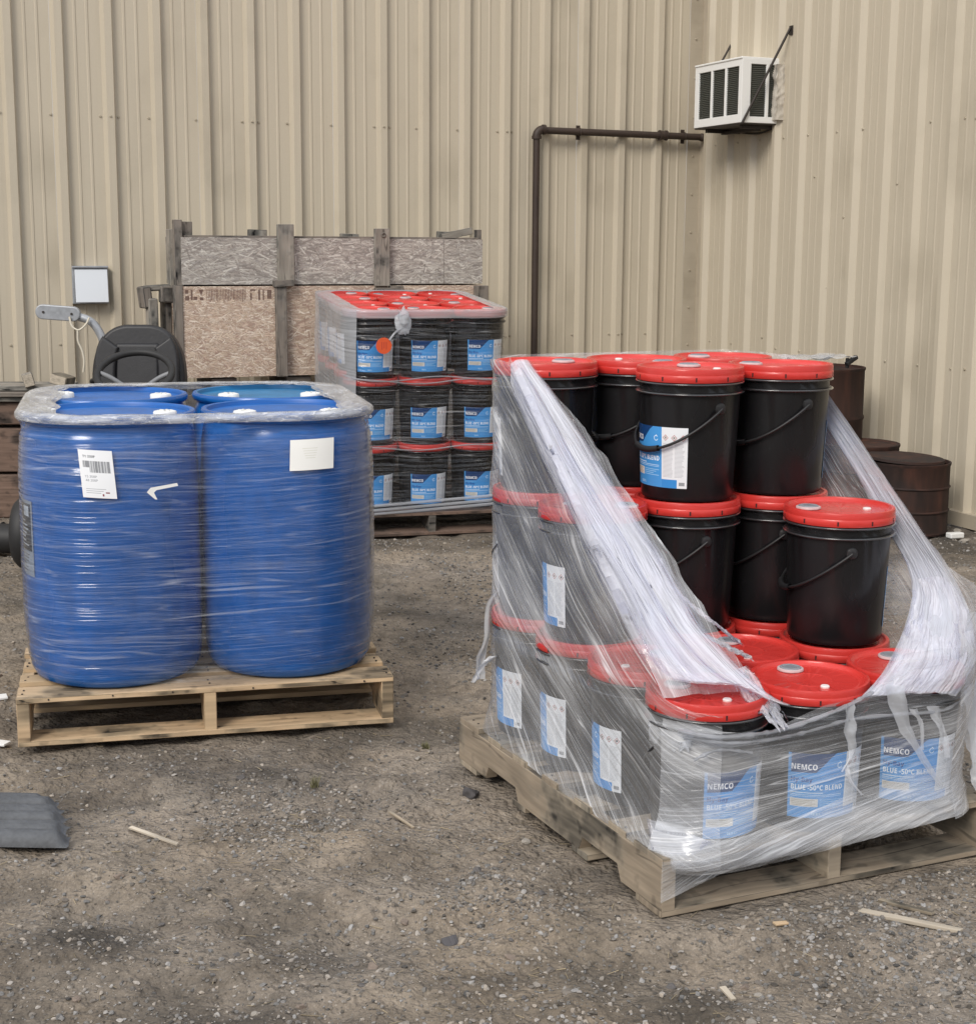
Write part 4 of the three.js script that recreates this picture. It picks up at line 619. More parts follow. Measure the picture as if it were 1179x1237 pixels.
  part('paper_sticker', on(0.272, 0.418, 0.872, 0.972, 0.004), M({ map: blank, roughness: 0.75 }), g, 'blank white paper sheet');
  const ts = new THREE.Shape([[0, 0.018], [0.012, 0.032], [0.095, 0.045], [0.098, 0.036], [0.03, 0.024], [0.022, 0.016], [0.032, -0.006], [0.026, -0.006], [0.008, 0.010]].map((p) => new THREE.Vector2(...p)));
  part('torn_sticker', at(new THREE.ExtrudeGeometry(ts, { depth: 0.0012, bevelEnabled: false }), -0.182, 0.80, 0.0045), MAT.white, g, 'white torn strip of sticker');
}
// ---------- wrap round the far load ----------
{
  const g = thing('stretch_wrap', 'milky stretch wrap around the stacked pails by the wooden crates', 'stretch wrap', OB, YB); tiltFar(g);
  const H = hull(-0.156, 0.766, -0.156, 1.071, 0.156), r = 0.156, base = 0.131, pit = 0.3698;
  const neck = (y) => { const f = mod(y - base, pit) / pit; return -0.016 * sstep(0.60, 0.80, f) * sstep(0.93, 0.87, f) - 0.012 * Math.sin(Math.PI * Math.min(1, f / 0.8)); };
  const S0 = -r * 0.8;
  part('front_film', sheet(150, 90, (s, t) => { const q = lerp(H.starts[1] + r * 0.5, H.starts[5] + r * 0.8, s), [a, b, na, nb] = H(q), y = lerp(lerp(0.12, 0.16, s), 1.245, t), o = 0.003 + neck(y) + 0.008 * (fbm(q * 5, y * 22, 771, 3) - 0.5) + 0.02 * sstep(0.2, 0.13, y); return [a + na * o, y, -(b + nb * o), q / 1.2, (y + 0.02 * q) / 0.6]; }), MAT.filmFar, g);
  part('side_film', sheet(80, 60, (s, t) => { const q = lerp(S0, H.starts[1] + r * 0.9, s), [a, b, na, nb] = H(q), y = lerp(0.12, 1.25, t), o = 0.010 + 0.035 * Math.sin(Math.PI * Math.min(1, s * 1.1)) * sstep(0.1, 0.5, t) * 0.5 + 0.02 * (fbm(q * 5, y * 5, 781, 3) - 0.5); return [a + na * o, y, -(b + nb * o), q / 1.2, y / 0.6]; }), MAT.filmMid, g);
  part('back_film', sheet(40, 30, (s, t) => { const q = lerp(H.starts[5] + r * 0.7, H.total - r * 0.7, s), [a, b, na, nb] = H(q), y = lerp(0.12, 1.245, t), o = 0.003 + neck(y); return [a + na * o, y, -(b + nb * o), q / 1.2, y / 0.6]; }), MAT.film, g);
  // pulled over the top rim all round
  const Hi = hull(-0.156 + 0.085, 0.766 - 0.075, -0.156 + 0.05, 1.071 - 0.06, 0.10);
  part('top_fold', sheet(200, 12, (s, t) => {
    const q = s * H.total; let i = 0; while (i < 7 && q > H.starts[i + 1]) i++; const f = (q - H.starts[i]) / ((i < 7 ? H.starts[i + 1] : H.total) - H.starts[i]); const [a, b, na, nb] = H(q), [a2, b2] = segMap(Hi, i, Math.min(1, Math.max(0, f)));
    if (t < 0.4) { const y = lerp(1.205, 1.243, t / 0.4); return [a + na * 0.006, y, -(b + nb * 0.006), s * 3, t]; }
    const u = (t - 0.4) / 0.6; return [lerp(a + na * 0.004, a2, u), 1.247 + 0.004 * (fbm(s * 40, u * 3, 791, 2) - 0.5) * u, -lerp(b + nb * 0.004, b2, u), s * 3, t];
  }), MAT.filmMid, g);
  for (const [y, w] of [[0.86, 0], [0.875, 1], [0.49, 0], [0.118, 1], [0.14, 0], [0.165, 1]]) { const pts = []; for (let i = 0; i <= 40; i++) { const q = lerp(H.starts[1] + r * 0.2, H.starts[4] + 0.1, i / 40), [a, b, na, nb] = H(q), yy = y + (y < 0.3 ? 0.06 * i / 40 : 0.012 * Math.sin(i * 0.3 + w * 2)); pts.push([a + na * (0.007 + (y < 0.3 ? 0.02 : 0)), yy, -(b + nb * (0.007 + (y < 0.3 ? 0.02 : 0)))]); } part('film_cord', tube(pts, y < 0.3 ? 0.009 : 0.004, 80, 6), MAT.filmMid, g); }
  // twisted tail of film with an orange tag
  const kn = new THREE.IcosahedronGeometry(0.048, 5); { const p = kn.attributes.position; for (let i = 0; i < p.count; i++) { const x = p.getX(i), y = p.getY(i), z = p.getZ(i), k = 0.3 + 1.3 * fbm(x * 40 + 9, y * 40 + z * 40, 801, 3); p.setXYZ(i, x * k * 0.8, y * k * 1.3, z * k * 0.5); } }
  part('film_knot', at(mergeVertices(kn), 0.15, 1.185, 0.175), MAT.filmMid, g).geometry.computeVertexNormals();
  part('film_cord', tube([[0.13, 1.15, 0.18], [0.10, 1.13, 0.182], [0.07, 1.09, 0.18]], 0.006, 12, 6), MAT.filmWhite, g);
  const disc = canvasTex(128, 128, (x) => { x.fillStyle = '#d3542a'; x.fillRect(0, 0, 128, 128); x.fillStyle = '#b2402a'; x.font = 'bold 24px sans-serif'; for (let i = 0; i < 3; i++) x.fillRect(34, 40 + i * 18, 60 - 10 * (i % 2), 8); });
  const dg = new THREE.CylinderGeometry(0.044, 0.044, 0.002, 28).rotateX(Math.PI / 2); part('round_tag', at(dg, 0.04, 1.06, 0.178, -0.05, 0.1), M({ map: disc, roughness: 0.7 }), g, 'round orange tag');
}
// ---------- wooden crates by the back wall ----------
{
  const o = onBack(4.115, 0, 0.95), W = 1.95, D = 0.46, R0 = A_BACK;
  const crate = (name, label, y0, y1, mat, postMat, o2 = {}) => {
    const g = thing(name, label, 'crate', [o.x, y0, o.z], R0), h = y1 - y0; const cuts = o2.cuts ?? [0, 0.80, 1.30, W];
    for (let i = 0; i + 1 < cuts.length; i++) { const w = cuts[i + 1] - cuts[i] - 0.003; const b = new THREE.BoxGeometry(w, h - 0.006, 0.012); boxUV(b, 0); const m = part('front_panel', b, i === 0 && o2.first ? o2.first : mat, g); if (i === 0 && o2.first) { const uv = b.attributes.uv, p = b.attributes.position; for (let k = 0; k < uv.count; k++) uv.setXY(k, p.getX(k) / w + 0.5, p.getY(k) / h + 0.5); } m.position.set((cuts[i] + cuts[i + 1]) / 2, h / 2, -0.006 - 0.0015 * (i % 2)); }
    for (const [nm, x] of [['side_panel', 0.008], ['side_panel', W - 0.008]]) { const m = part(nm, boxUV(new THREE.BoxGeometry(0.012, h - 0.004, D - 0.03), 2), o2.side ?? mat, g); m.position.set(x, h / 2, -D / 2); }
    const bk = part('back_panel', boxUV(new THREE.BoxGeometry(W - 0.03, h - 0.004, 0.012), 0), mat, g); bk.position.set(W / 2, h / 2, -D + 0.006);
    part('crate_floor', boxUV(at(new THREE.BoxGeometry(W - 0.03, 0.03, D - 0.03), W / 2, 0.02, -D / 2), 0), postMat, g);
    return g;
  };
  const post = (g, x, y0, y1, w, d, z, m, name = 'post', tilt = 0) => { const b = part(name, board(w, y1 - y0, d, 0.004), m, g); b.position.set(x, (y0 + y1) / 2, z); b.rotation.z = tilt; return b; };
  T.osbPrint = canvasTex(1024, 720, (x, Wd, Hd) => {
    const src = T.osb.image; x.drawImage(src, 0, 0, Wd, Wd); x.drawImage(src, 0, 0, Wd, 160, 0, 0, Wd, 0);
    x.globalAlpha = 0.62; x.fillStyle = '#45312c';   // worn stencil print along the top edge
    x.fillRect(30, 30, 36, 30); x.fillRect(30, 78, 44, 34); x.fillRect(90, 30, 22, 80); x.fillRect(120, 84, 40, 26); x.beginPath(); x.moveTo(180, 30); x.lineTo(228, 30); x.lineTo(204, 80); x.closePath(); x.fill(); x.fillRect(190, 88, 38, 22);
    for (let i = 0; i < 26; i++) x.fillRect(262 + i * 17, 26, 5 + 5 * hash(i, 1, 6), 74 + 30 * hash(i, 2, 6)); x.fillRect(740, 28, 60, 14); x.fillRect(740, 58, 20, 56); x.fillRect(830, 30, 24, 84); x.fillRect(880, 30, 16, 84); x.fillRect(930, 34, 50, 70);
    x.globalAlpha = 0.3; x.globalCompositeOperation = 'destination-over'; x.fillStyle = '#b9a488'; x.fillRect(0, 0, Wd, Hd); x.globalCompositeOperation = 'source-over'; x.globalAlpha = 1; x.strokeStyle = '#e6dac6'; x.lineWidth = 5; x.globalAlpha = 0.7; x.beginPath(); x.moveTo(300, 340); x.lineTo(430, 360); x.lineTo(380, 420); x.lineTo(520, 350); x.stroke();
  });
  MAT.osbPrint = M({ color: C(1, 0.97, 0.95), map: T.osbPrint, roughness: 0.95, bumpMap: T.fine, bumpScale: 0.002 });
  const low = crate('crate', 'hidden grey board crate at the bottom of the stack behind the drums', 0.02, 0.69, MAT.osbGrey, MAT.woodGreyB);
  for (const x of [0.05, 0.65, 1.3, 1.9]) post(low, x, 0, 0.67, 0.09, 0.04, 0.022, MAT.woodGreyB);
  const mid = crate('crate', 'tan strand-board crate with dark worn print along its top edge', 0.79, 1.345, MAT.osbTan, MAT.woodGreyB, { cuts: [0, 0.575, 0.62, W], first: MAT.osbPrint });
  post(mid, 0.60, 0, 0.585, 0.065, 0.05, 0.024, MAT.woodGreyB); const cl = post(mid, 0.615, 0.55, 0.59, 0.12, 0.07, 0.03, MAT.woodGreyB, 'cleat'); cl.rotation.z = 0.06; post(mid, -0.02, -0.02, 0.56, 0.045, 0.08, -0.03, MAT.woodGreyB); post(mid, 1.35, 0, 0.55, 0.09, 0.04, 0.022, MAT.woodGreyB); post(mid, 1.93, 0, 0.55, 0.09, 0.04, 0.022, MAT.woodGreyB);
  const sk = thing('skid', 'dark wooden skid blocks between the two stacked crates', 'skid', [o.x, 0.70, o.z], R0); for (const x of [0.25, 0.72, 1.05, 1.7]) { const b = part('skid_block', board(0.16, 0.078, D - 0.05, 0.004), MAT.woodGreyB, sk); b.position.set(x, 0.045, -D / 2); }
  const up = crate('crate', 'grey weathered strand-board crate on top with posts rising above it', 1.349, 1.635, MAT.osbGrey, MAT.woodGreyB, { cuts: [0, 0.64, 1.25, 1.68, W], side: MAT.woodGrey });
  part('top_rail', [boxUV(at(new RoundedBoxGeometry(W - 0.05, 0.014, 0.05, 1, 0.003), W / 2, 0.288, -0.03), 0), boxUV(at(new RoundedBoxGeometry(W - 0.05, 0.014, 0.05, 1, 0.003), W / 2, 0.286, -D + 0.03), 0)], MAT.woodGreyB, up);
  post(up, -0.012, -0.5, 0.385, 0.05, 0.05, -0.03, MAT.woodGreyB); for (const [z, h] of [[-0.22, 0.33]]) post(up, -0.016, -0.05, h, 0.03, 0.10, z, MAT.woodGrey, 'side_batten'); const kp = post(up, 0.045, 0.29, 0.375, 0.07, 0.03, -0.05, MAT.woodGreyB, 'cleat'); post(up, 0.635, 0.0, 0.365, 0.10, 0.04, 0.022, MAT.woodGrey); post(up, 1.255, -0.01, 0.345, 0.095, 0.04, 0.022, MAT.woodGrey); post(up, 1.27, -0.10, -0.02, 0.13, 0.06, 0.035, MAT.woodGreyB, 'cleat');
  part('knot', at(new THREE.TorusGeometry(0.012, 0.005, 8, 16), 1.26, 0.305, 0.043), MAT.woodGreyB, up);
  for (const [x, h] of [[0.57, 0.335], [1.18, 0.315], [1.85, 0.335]]) { const b = post(up, x, 0.0, h, 0.12, 0.04, -D + 0.05, MAT.woodGrey, 'rear_post', -0.03); }
  const ba = part('brace', board(0.22, 0.045, 0.03, 0.003), MAT.woodGrey, up); ba.position.set(1.84, 0.318, -0.18); ba.rotation.z = 0.2; post(up, 1.93, 0.28, 0.345, 0.03, 0.06, -0.04, MAT.woodGreyB, 'cleat');
  // old pallet on edge left of the crates
  const q = onBack(4.26, 0, 0.80), p = thing('old_timbers', 'grey rotten timbers nailed together and standing upright left of the crates behind the seat', 'timber', [q.x, 0, q.z], R0 + 0.2);
  const tp = (x, y, z, w, h, d, m, rz = 0) => { const b = part('timber', board(w, h, d, 0.012), m, p); b.position.set(x, y, z); b.rotation.z = rz; };
  tp(-0.015, 0.64, 0.03, 0.06, 1.26, 0.07, MAT.woodGrey, 0.01); tp(0.085, 0.66, -0.02, 0.045, 1.30, 0.10, MAT.woodGreyB, -0.01); tp(-0.05, 1.275, 0.0, 0.06, 0.13, 0.10, MAT.woodGreyB, 0.12); tp(0.075, 1.29, 0.03, 0.085, 0.10, 0.06, MAT.woodGreyB, -0.05); tp(0.03, 1.33, -0.01, 0.16, 0.035, 0.08, MAT.woodGrey, 0.05); tp(0.05, 0.25, 0.02, 0.3, 0.09, 0.08, MAT.woodGreyB);
}
// ---------- ride-on tractor behind the drums ----------
{
  const g = thing('ride_on_tractor', 'ride-on tractor mostly hidden behind the drums, black seat and steering wheel showing', 'tractor', [-1.965, 0, -8.62], 0.03);
  const seat = new THREE.Shape(); seat.moveTo(-0.235, 0); seat.lineTo(0.235, 0); seat.quadraticCurveTo(0.245, 0.16, 0.20, 0.245); seat.quadraticCurveTo(0.16, 0.335, 0.06, 0.342); seat.lineTo(-0.06, 0.342); seat.quadraticCurveTo(-0.16, 0.335, -0.20, 0.245); seat.quadraticCurveTo(-0.245, 0.16, -0.235, 0);
  const sg = new THREE.ExtrudeGeometry(seat, { depth: 0.07, bevelEnabled: true, bevelSize: 0.022, bevelThickness: 0.03, bevelSegments: 5, curveSegments: 14 });
  part('backrest', at(sg, 0, 0.775, -0.02, -0.14), MAT.vinyl, g);
  const bol = new THREE.Shape(); bol.moveTo(0, 0); bol.quadraticCurveTo(0.02, 0.2, -0.03, 0.27); bol.lineTo(-0.10, 0.22); bol.quadraticCurveTo(-0.075, 0.12, -0.085, 0); for (const s of [-1, 1]) { const b = new THREE.ExtrudeGeometry(bol, { depth: 0.05, bevelEnabled: true, bevelSize: 0.014, bevelThickness: 0.02, bevelSegments: 4 }); if (s < 0) b.applyMatrix4(new THREE.Matrix4().makeScale(-1, 1, 1)).index === null; part('seat_bolster', at(s < 0 ? flip(b) : b, s * 0.215, 0.79, 0.055, -0.14), MAT.vinyl, g); }
  part('seat_panel', at(new RoundedBoxGeometry(0.25, 0.24, 0.05, 4, 0.022), 0, 0.925, 0.057, -0.14), MAT.vinyl, g);
  part('seat_cushion', at(new RoundedBoxGeometry(0.48, 0.12, 0.46, 4, 0.05), 0, 0.72, 0.24), MAT.vinyl, g);
  const wheel = part('steering_wheel', at(new THREE.TorusGeometry(0.192, 0.019, 14, 56), 0, 0, 0), MAT.rubberDark, g); wheel.position.set(0.10, 0.925, 0.66); wheel.rotation.set(-1.02, 0, 0);
  for (const s of [-1, 1]) part('spoke', tube([[s * 0.188, 0.01, 0], [s * 0.13, -0.005, -0.02], [s * 0.04, -0.03, -0.075]], 0.013, 12, 8), MAT.plasticGrey, wheel);
  part('spoke', tube([[0, -0.19, 0], [0, -0.12, -0.03], [0, -0.06, -0.075]], 0.013, 12, 8), MAT.plasticGrey, wheel);
  part('hub', at(new RoundedBoxGeometry(0.11, 0.07, 0.03, 3, 0.01), 0, -0.03, -0.075), MAT.plasticGrey, wheel);
  part('steering_column', rod([0.10, 0.62, 0.86], [0.10, 0.87, 0.70], 0.025, 12), MAT.blackPart, g);
  const dash = new THREE.Shape(); dash.moveTo(-0.24, 0); dash.lineTo(0.24, 0); dash.lineTo(0.22, 0.10); dash.lineTo(0.08, 0.125); dash.lineTo(-0.08, 0.125); dash.lineTo(-0.22, 0.10); dash.closePath(); part('dash', at(new THREE.ExtrudeGeometry(dash, { depth: 0.16, bevelEnabled: true, bevelSize: 0.02, bevelThickness: 0.02, bevelSegments: 3 }), 0.06, 0.66, 0.80), MAT.tractorBody, g);
  part('hood', at(new RoundedBoxGeometry(0.5, 0.36, 0.72, 4, 0.08), 0.04, 0.55, 1.12), MAT.tractorBody, g); part('chassis', at(new RoundedBoxGeometry(0.5, 0.14, 1.5, 2, 0.02), 0.03, 0.36, 0.55), MAT.darkMetal, g);
  for (const s of [-1, 1]) { part('fender', at(new RoundedBoxGeometry(0.2, 0.05, 0.6, 3, 0.02), s * 0.36, 0.63, 0.05), MAT.tractorBody, g); const t = part('rear_wheel', at(new THREE.TorusGeometry(0.18, 0.08, 14, 32).rotateY(Math.PI / 2), s * 0.40, 0.262, 0.0), MAT.rubberDark, g); part('rim', at(new THREE.CylinderGeometry(0.12, 0.12, 0.1, 20).rotateZ(Math.PI / 2), s * 0.40, 0.262, 0), MAT.plasticGrey, t); const f = part('front_wheel', at(new THREE.TorusGeometry(0.125, 0.06, 12, 28).rotateY(Math.PI / 2), s * 0.34, 0.186, 1.2), MAT.rubberDark, g); part('rim', at(new THREE.CylinderGeometry(0.085, 0.085, 0.07, 20).rotateZ(Math.PI / 2), s * 0.34, 0.186, 1.2), MAT.plasticGrey, f); }
  part('armrest', tube([[-0.25, 0.80, 0.02], [-0.24, 0.84, 0.14], [-0.18, 0.86, 0.24]], 0.013, 16, 8), MAT.rubberDark, g);
  // grey bent arm with flat head and a hanging cord
  part('bent_arm', tube([[-0.20, 0.72, -0.20], [-0.225, 0.95, -0.20], [-0.26, 1.08, -0.20], [-0.31, 1.15, -0.20], [-0.40, 1.185, -0.20]], 0.024, 32, 12), MAT.galv, g);
  const hd = new THREE.Shape(); hd.absarc(-0.085, 0, 0.036, Math.PI / 2, Math.PI * 1.5); hd.lineTo(0.085, -0.036); hd.absarc(0.085, 0, 0.036, -Math.PI / 2, Math.PI / 2); hd.lineTo(-0.085, 0.036);
  const head = part('arm_head', at(new THREE.ExtrudeGeometry(hd, { depth: 0.03, bevelEnabled: true, bevelSize: 0.006, bevelThickness: 0.006, bevelSegments: 3 }), -0.49, 1.20, -0.20, 0, 0, -0.07), MAT.galv, g); part('bolt', at(new THREE.CylinderGeometry(0.007, 0.007, 0.008, 10).rotateX(Math.PI / 2), -0.57, 1.205, -0.162), MAT.darkMetal, head); part('bolt', at(new THREE.CylinderGeometry(0.007, 0.007, 0.008, 10).rotateX(Math.PI / 2), -0.41, 1.195, -0.162), MAT.darkMetal, head);
  part('cord', tube([[-0.42, 1.18, -0.15], [-0.405, 1.125, -0.145], [-0.37, 1.105, -0.145], [-0.33, 1.135, -0.15], [-0.31, 1.175, -0.16]], 0.006, 24, 6), MAT.rope, g); part('cord', tube([[-0.375, 1.105, -0.145], [-0.375, 1.04, -0.145], [-0.355, 0.99, -0.145], [-0.345, 0.93, -0.145], [-0.352, 0.865, -0.145]], 0.006, 30, 6), MAT.rope, g);
}
function flip(g) { const q = g.index ? g.toNonIndexed() : g; for (const k of ['position', 'normal', 'uv']) { const a = q.attributes[k], n = a.itemSize, arr = a.array; for (let i = 0; i < a.count; i += 3) for (let c = 0; c < n; c++) { const t = arr[(i + 1) * n + c]; arr[(i + 1) * n + c] = arr[(i + 2) * n + c]; arr[(i + 2) * n + c] = t; } } q.computeVertexNormals(); return q; }
// ---------- timbers, hose and scraps on the left ----------
{
  const g = thing('timber_stack', 'stack of thick brown timbers at the left edge behind the drums', 'timber stack', [-3.0, 0, -8.95], 0.06);
  [[0.13, MAT.woodRed], [0.40, MAT.woodRed], [0.615, MAT.woodRed]].forEach(([y, m], i) => { const b = part('timber', board(1.5, i === 2 ? 0.13 : 0.255, 0.30, 0.01), m, g); b.position.set(-0.12 + 0.01 * i, y, -0.01 * i); });
  [[0.70, MAT.woodGrey, 0], [0.73, MAT.woodGreyB, 0.03], [0.76, MAT.woodGrey, -0.02]].forEach(([y, m, z], i) => { const b = part('plank', board(1.5 - 0.06 * i, 0.026, 0.32, 0.004), m, g); b.position.set(-0.10 - 0.02 * i, y, z); b.rotation.y = 0.01 * i; });
  const bl = (nm, lb, x, y, z, w, h, d, m, ry, rz) => { const t = thing(nm, lb, 'wood block', [x, y, z], ry); const b = part('block', board(w, h, d, 0.008), m, t); b.rotation.z = rz; part('end_grain', at(new RoundedBoxGeometry(w * 0.9, h * 0.86, 0.004, 1, 0.0015), 0, 0, d / 2 + 0.001, 0, 0, rz), MAT.bareWood, t); };
  bl('wood_block', 'small pale cut wood block on the timber stack at the left edge', -2.67, 0.81, -8.86, 0.06, 0.08, 0.10, MAT.woodGrey, 0.3, 0.25);
  bl('wood_block', 'pale cut wood block just under the hanging cord', -2.46, 0.815, -8.82, 0.11, 0.06, 0.10, MAT.woodOld, -0.3, -0.25);
  const k = thing('hose', 'thick black rubber hose lying on the ground left of the drums', 'hose', [-2.45, 0, -7.9], 0);
  const t = tube([[-1.6, 0.08, -0.3], [-0.9, 0.075, -0.08], [-0.4, 0.072, 0.0], [0.05, 0.07, 0.06], [0.35, 0.07, -0.05]], 0.078, 50, 20); const p = t.attributes.position; part('hose_wall', t, MAT.rubberDark, k); const rg = []; for (let i = 0; i < 9; i++) rg.push(at(new THREE.TorusGeometry(0.079, 0.005, 8, 24).rotateY(Math.PI / 2), 0.02 - i * 0.055, 0.07, 0.05 - i * 0.006)); const rs = part('hose_rib', rg, MAT.rubberDark, k); rs.userData.kind = 'stuff';
}
// ---------- rusty drums and scrap on the right ----------
{
  const drumBody = (R, Hh, cut) => lathe([[0, 0.004], [R - 0.01, 0.004], [R, 0], [R + 0.004, 0.01], [R, 0.02], [R, Hh * 0.31], [R + 0.007, Hh * 0.325], [R + 0.007, Hh * 0.335], [R, Hh * 0.35], [R, Hh * 0.64], [R + 0.007, Hh * 0.655], [R + 0.007, Hh * 0.665], [R, Hh * 0.68], [R, Hh - 0.02], [R + 0.005, Hh - 0.012], [R + 0.005, Hh], [R - 0.004, Hh], [R - 0.006, Hh - 0.02]], 56);
  const a = thing('rusty_drum', 'rusted half drum nearest the side wall, dark open top', 'drum', [2.40, 0, -8.62], 0.3); part('body', drumBody(0.222, 0.405), MAT.rustDark, a); part('inner_lid', lathe([[0.216, 0.375], [0.20, 0.36], [0.10, 0.365], [0, 0.36]], 40), MAT.rustDark, a);
  const rim = part('bent_lid', at(new THREE.CylinderGeometry(0.216, 0.22, 0.014, 48), -0.02, 0.418, -0.02, 0.03, 0, -0.035), MAT.rustDark, a);
  const b = thing('rusty_drum', 'low rusted drum with greyish top, behind the near rusty one', 'drum', [2.20, 0, -9.02], 0); part('body', drumBody(0.235, 0.455), MAT.rustDark, b); part('lid', lathe([[0.231, 0.45], [0.222, 0.457], [0.205, 0.447], [0, 0.451]], 48), MAT.rust, b);
  const c = thing('rusty_drum', 'tall reddish-brown drum behind the right end of the torn load', 'drum', [1.985, 0, -9.30], 0); part('body', drumBody(0.292, 0.885), MAT.rustDark, c); part('lid', lathe([[0.286, 0.87], [0.27, 0.862], [0, 0.866]], 48), MAT.rustDark, c);
  const d = thing('plastic_scrap', 'cloudy plastic sheet lying on the tall rusty drum', 'plastic sheet', [1.97, 0.888, -9.22], 0.2);
  part('plastic_sheet', sheet(24, 24, (s, t) => [(s - 0.5) * 0.36, 0.02 + 0.07 * fbm(s * 3, t * 3, 821, 3), (t - 0.5) * 0.36, s, t]), MAT.filmMid, d); part('clip', [at(new RoundedBoxGeometry(0.09, 0.025, 0.03, 2, 0.006), 0.17, 0.045, 0.12, 0, 0.3, 0.5), at(new RoundedBoxGeometry(0.02, 0.06, 0.02, 2, 0.005), 0.145, 0.03, 0.12)], MAT.rubberDark, d);
}
// ---------- scraps on the ground ----------
const gy = (x, z) => groundY(x, z);
{
  // black ribbed rubber flap at the left
  const g = thing('rubber_flap', 'grey-black ribbed rubber flap lying on the ground at the left edge', 'rubber flap', [-1.45, 0, -4.03], 0.0);
  const ridges = [[0.118, 0.085, 0.325, 0.036], [0.045, 0.080, 0.30, 0.030], [-0.022, 0.070, 0.275, 0.034], [-0.085, 0.075, 0.245, 0.028], [-0.150, 0.070, 0.215, 0.030], [-0.20, 0.05, 0.17, 0.022]];
  ridges.forEach(([zc, w, x1, h], k) => part('flap_ridge', sheet(60, 22, (s, t) => {
    const x = lerp(-0.38, x1 + 0.06 * w * Math.sin(t * Math.PI * 2 + k), s), a = t * Math.PI, wob = 0.010 * (fbm(s * 4 + k * 3, k, 835, 3) - 0.5), e = 1 - 0.92 * sstep(0.95, 1, s), fold = 0.008 * (fbm(s * 5, t * 5 + k * 7, 836, 3) - 0.5);
    return [x, Math.max(0.001, 1.15 * h * e * Math.pow(Math.sin(a), 0.6) + fold - 0.006), zc + wob * 0.8 + 0.45 * w * Math.cos(a), x * 2, t * 0.2 + k];
  }), MAT.rubber, g));
}
function slat(name, label, cat, x, z, len, w, t, yaw, m, group, lift = 0) {
  const g = new RoundedBoxGeometry(len, t, w, 1, Math.min(t, w) * 0.2), p = g.attributes.position; const k = rnd() * 50;
  for (let i = 0; i < p.count; i++) { const X = p.getX(i) / len; p.setXYZ(i, p.getX(i) + (Math.abs(X) > 0.45 ? 0.05 * len * (fbm(p.getZ(i) * 60 + k, X, 841, 2) - 0.5) : 0), p.getY(i), p.getZ(i) * (1 - 0.25 * X)); } g.computeVertexNormals(); boxUV(g, 0);
  const o = part(name, g, m, scene); o.position.set(x, gy(x, z) + t / 2 + 0.004 + lift, z); o.rotation.set(rr(-0.06, 0.06), yaw, rr(-0.02, 0.02)); return tag(o, label, cat, group);
}
slat('broken_slat', 'long pale broken wood slat on the dirt at lower right', 'wood slat', 1.02, -3.45, 0.24, 0.022, 0.010, -0.52, MAT.bareWood);
slat('broken_slat', 'darker thin broken slat just behind the long pale slat', 'wood slat', 1.035, -3.54, 0.14, 0.016, 0.008, -0.66, MAT.woodOld);
slat('wood_chip', 'short pale wood chip standing out on dirt at bottom right', 'wood chip', 0.535, -3.13, 0.055, 0.014, 0.006, -1.25, MAT.bareWood);
slat('wood_splinter', 'long whitish splinter on the dirt in front of the drum pallet', 'splinter', -0.91, -3.975, 0.19, 0.013, 0.006, -0.62, MAT.bareWood);
slat('wood_splinter', 'thin brown twig-like splinter left of the torn load\'s pallet', 'splinter', -0.245, -4.2, 0.13, 0.008, 0.006, -0.95, MAT.woodOld);
slat('wood_chip', 'small orange-tan wood chip near the long broken slat', 'wood chip', 0.70, -3.40, 0.035, 0.018, 0.005, 0.3, MAT.woodNewB);
slat('broken_slat', 'broken grey plank end leaning out of the far pallet\'s right corner', 'wood slat', 0.10, -8.85, 0.38, 0.06, 0.02, -0.5, MAT.woodGrey, undefined, 0.06);
slat('broken_slat', 'brown splintered board on the ground right of the far pallet', 'wood slat', 0.17, -8.72, 0.30, 0.05, 0.03, 1.0, MAT.woodRed, undefined, 0.03);
slat('broken_slat', 'tan broken chunk between the far pallet and the torn load', 'wood slat', 0.28, -8.60, 0.16, 0.07, 0.03, 0.2, MAT.woodOld);
slat('wood_chip', 'pale flat scrap on the ground left of the drum pallet', 'wood chip', -1.76, -5.25, 0.10, 0.05, 0.008, 0.4, MAT.white);
slat('wood_chip', 'white scrap at the left front corner of the drum pallet', 'wood chip', -1.60, -4.78, 0.09, 0.045, 0.008, -0.3, MAT.white);
// stones
const stoneGeo = (k, det) => { const g = new THREE.IcosahedronGeometry(1, det), p = g.attributes.position; for (let i = 0; i < p.count; i++) { const x = p.getX(i), y = p.getY(i), z = p.getZ(i), q = V(x, y, z); for (let c = 0; c < 11; c++) { const th = hash(c, k, 871) * 6.283, cz = hash(c, k, 872) * 2 - 1, sr = Math.sqrt(1 - cz * cz), nn = V(sr * Math.cos(th), cz, sr * Math.sin(th)), dd = 0.52 + 0.34 * hash(c, k, 873), e = q.dot(nn) - dd; if (e > 0) q.addScaledVector(nn, -e); } const f = 0.92 + 0.2 * fbm(x * 3 + k * 7 + 5, y * 3 + z * 2 + 9, 851 + k, 2); p.setXYZ(i, q.x * f * 1.2, q.y * f * 0.8, q.z * f); } const m = mergeVertices((g.deleteAttribute('normal'), g.deleteAttribute('uv'), g)); m.computeVertexNormals(); const q = m.toNonIndexed(); const n = toCreasedNormals(q, 0.3); n.setAttribute('uv', new THREE.BufferAttribute(new Float32Array(n.attributes.position.count * 2).map((_, i) => { const j = i >> 1; return i % 2 ? n.attributes.position.getY(j) * 0.3 + n.attributes.position.getZ(j) * 0.2 : n.attributes.position.getX(j) * 0.3; }), 2)); return n; };
const bigStone = [0, 1, 2, 3].map((k) => stoneGeo(k, 3)), smallStone = [4, 5, 6, 7, 8].map((k) => stoneGeo(k, 1));
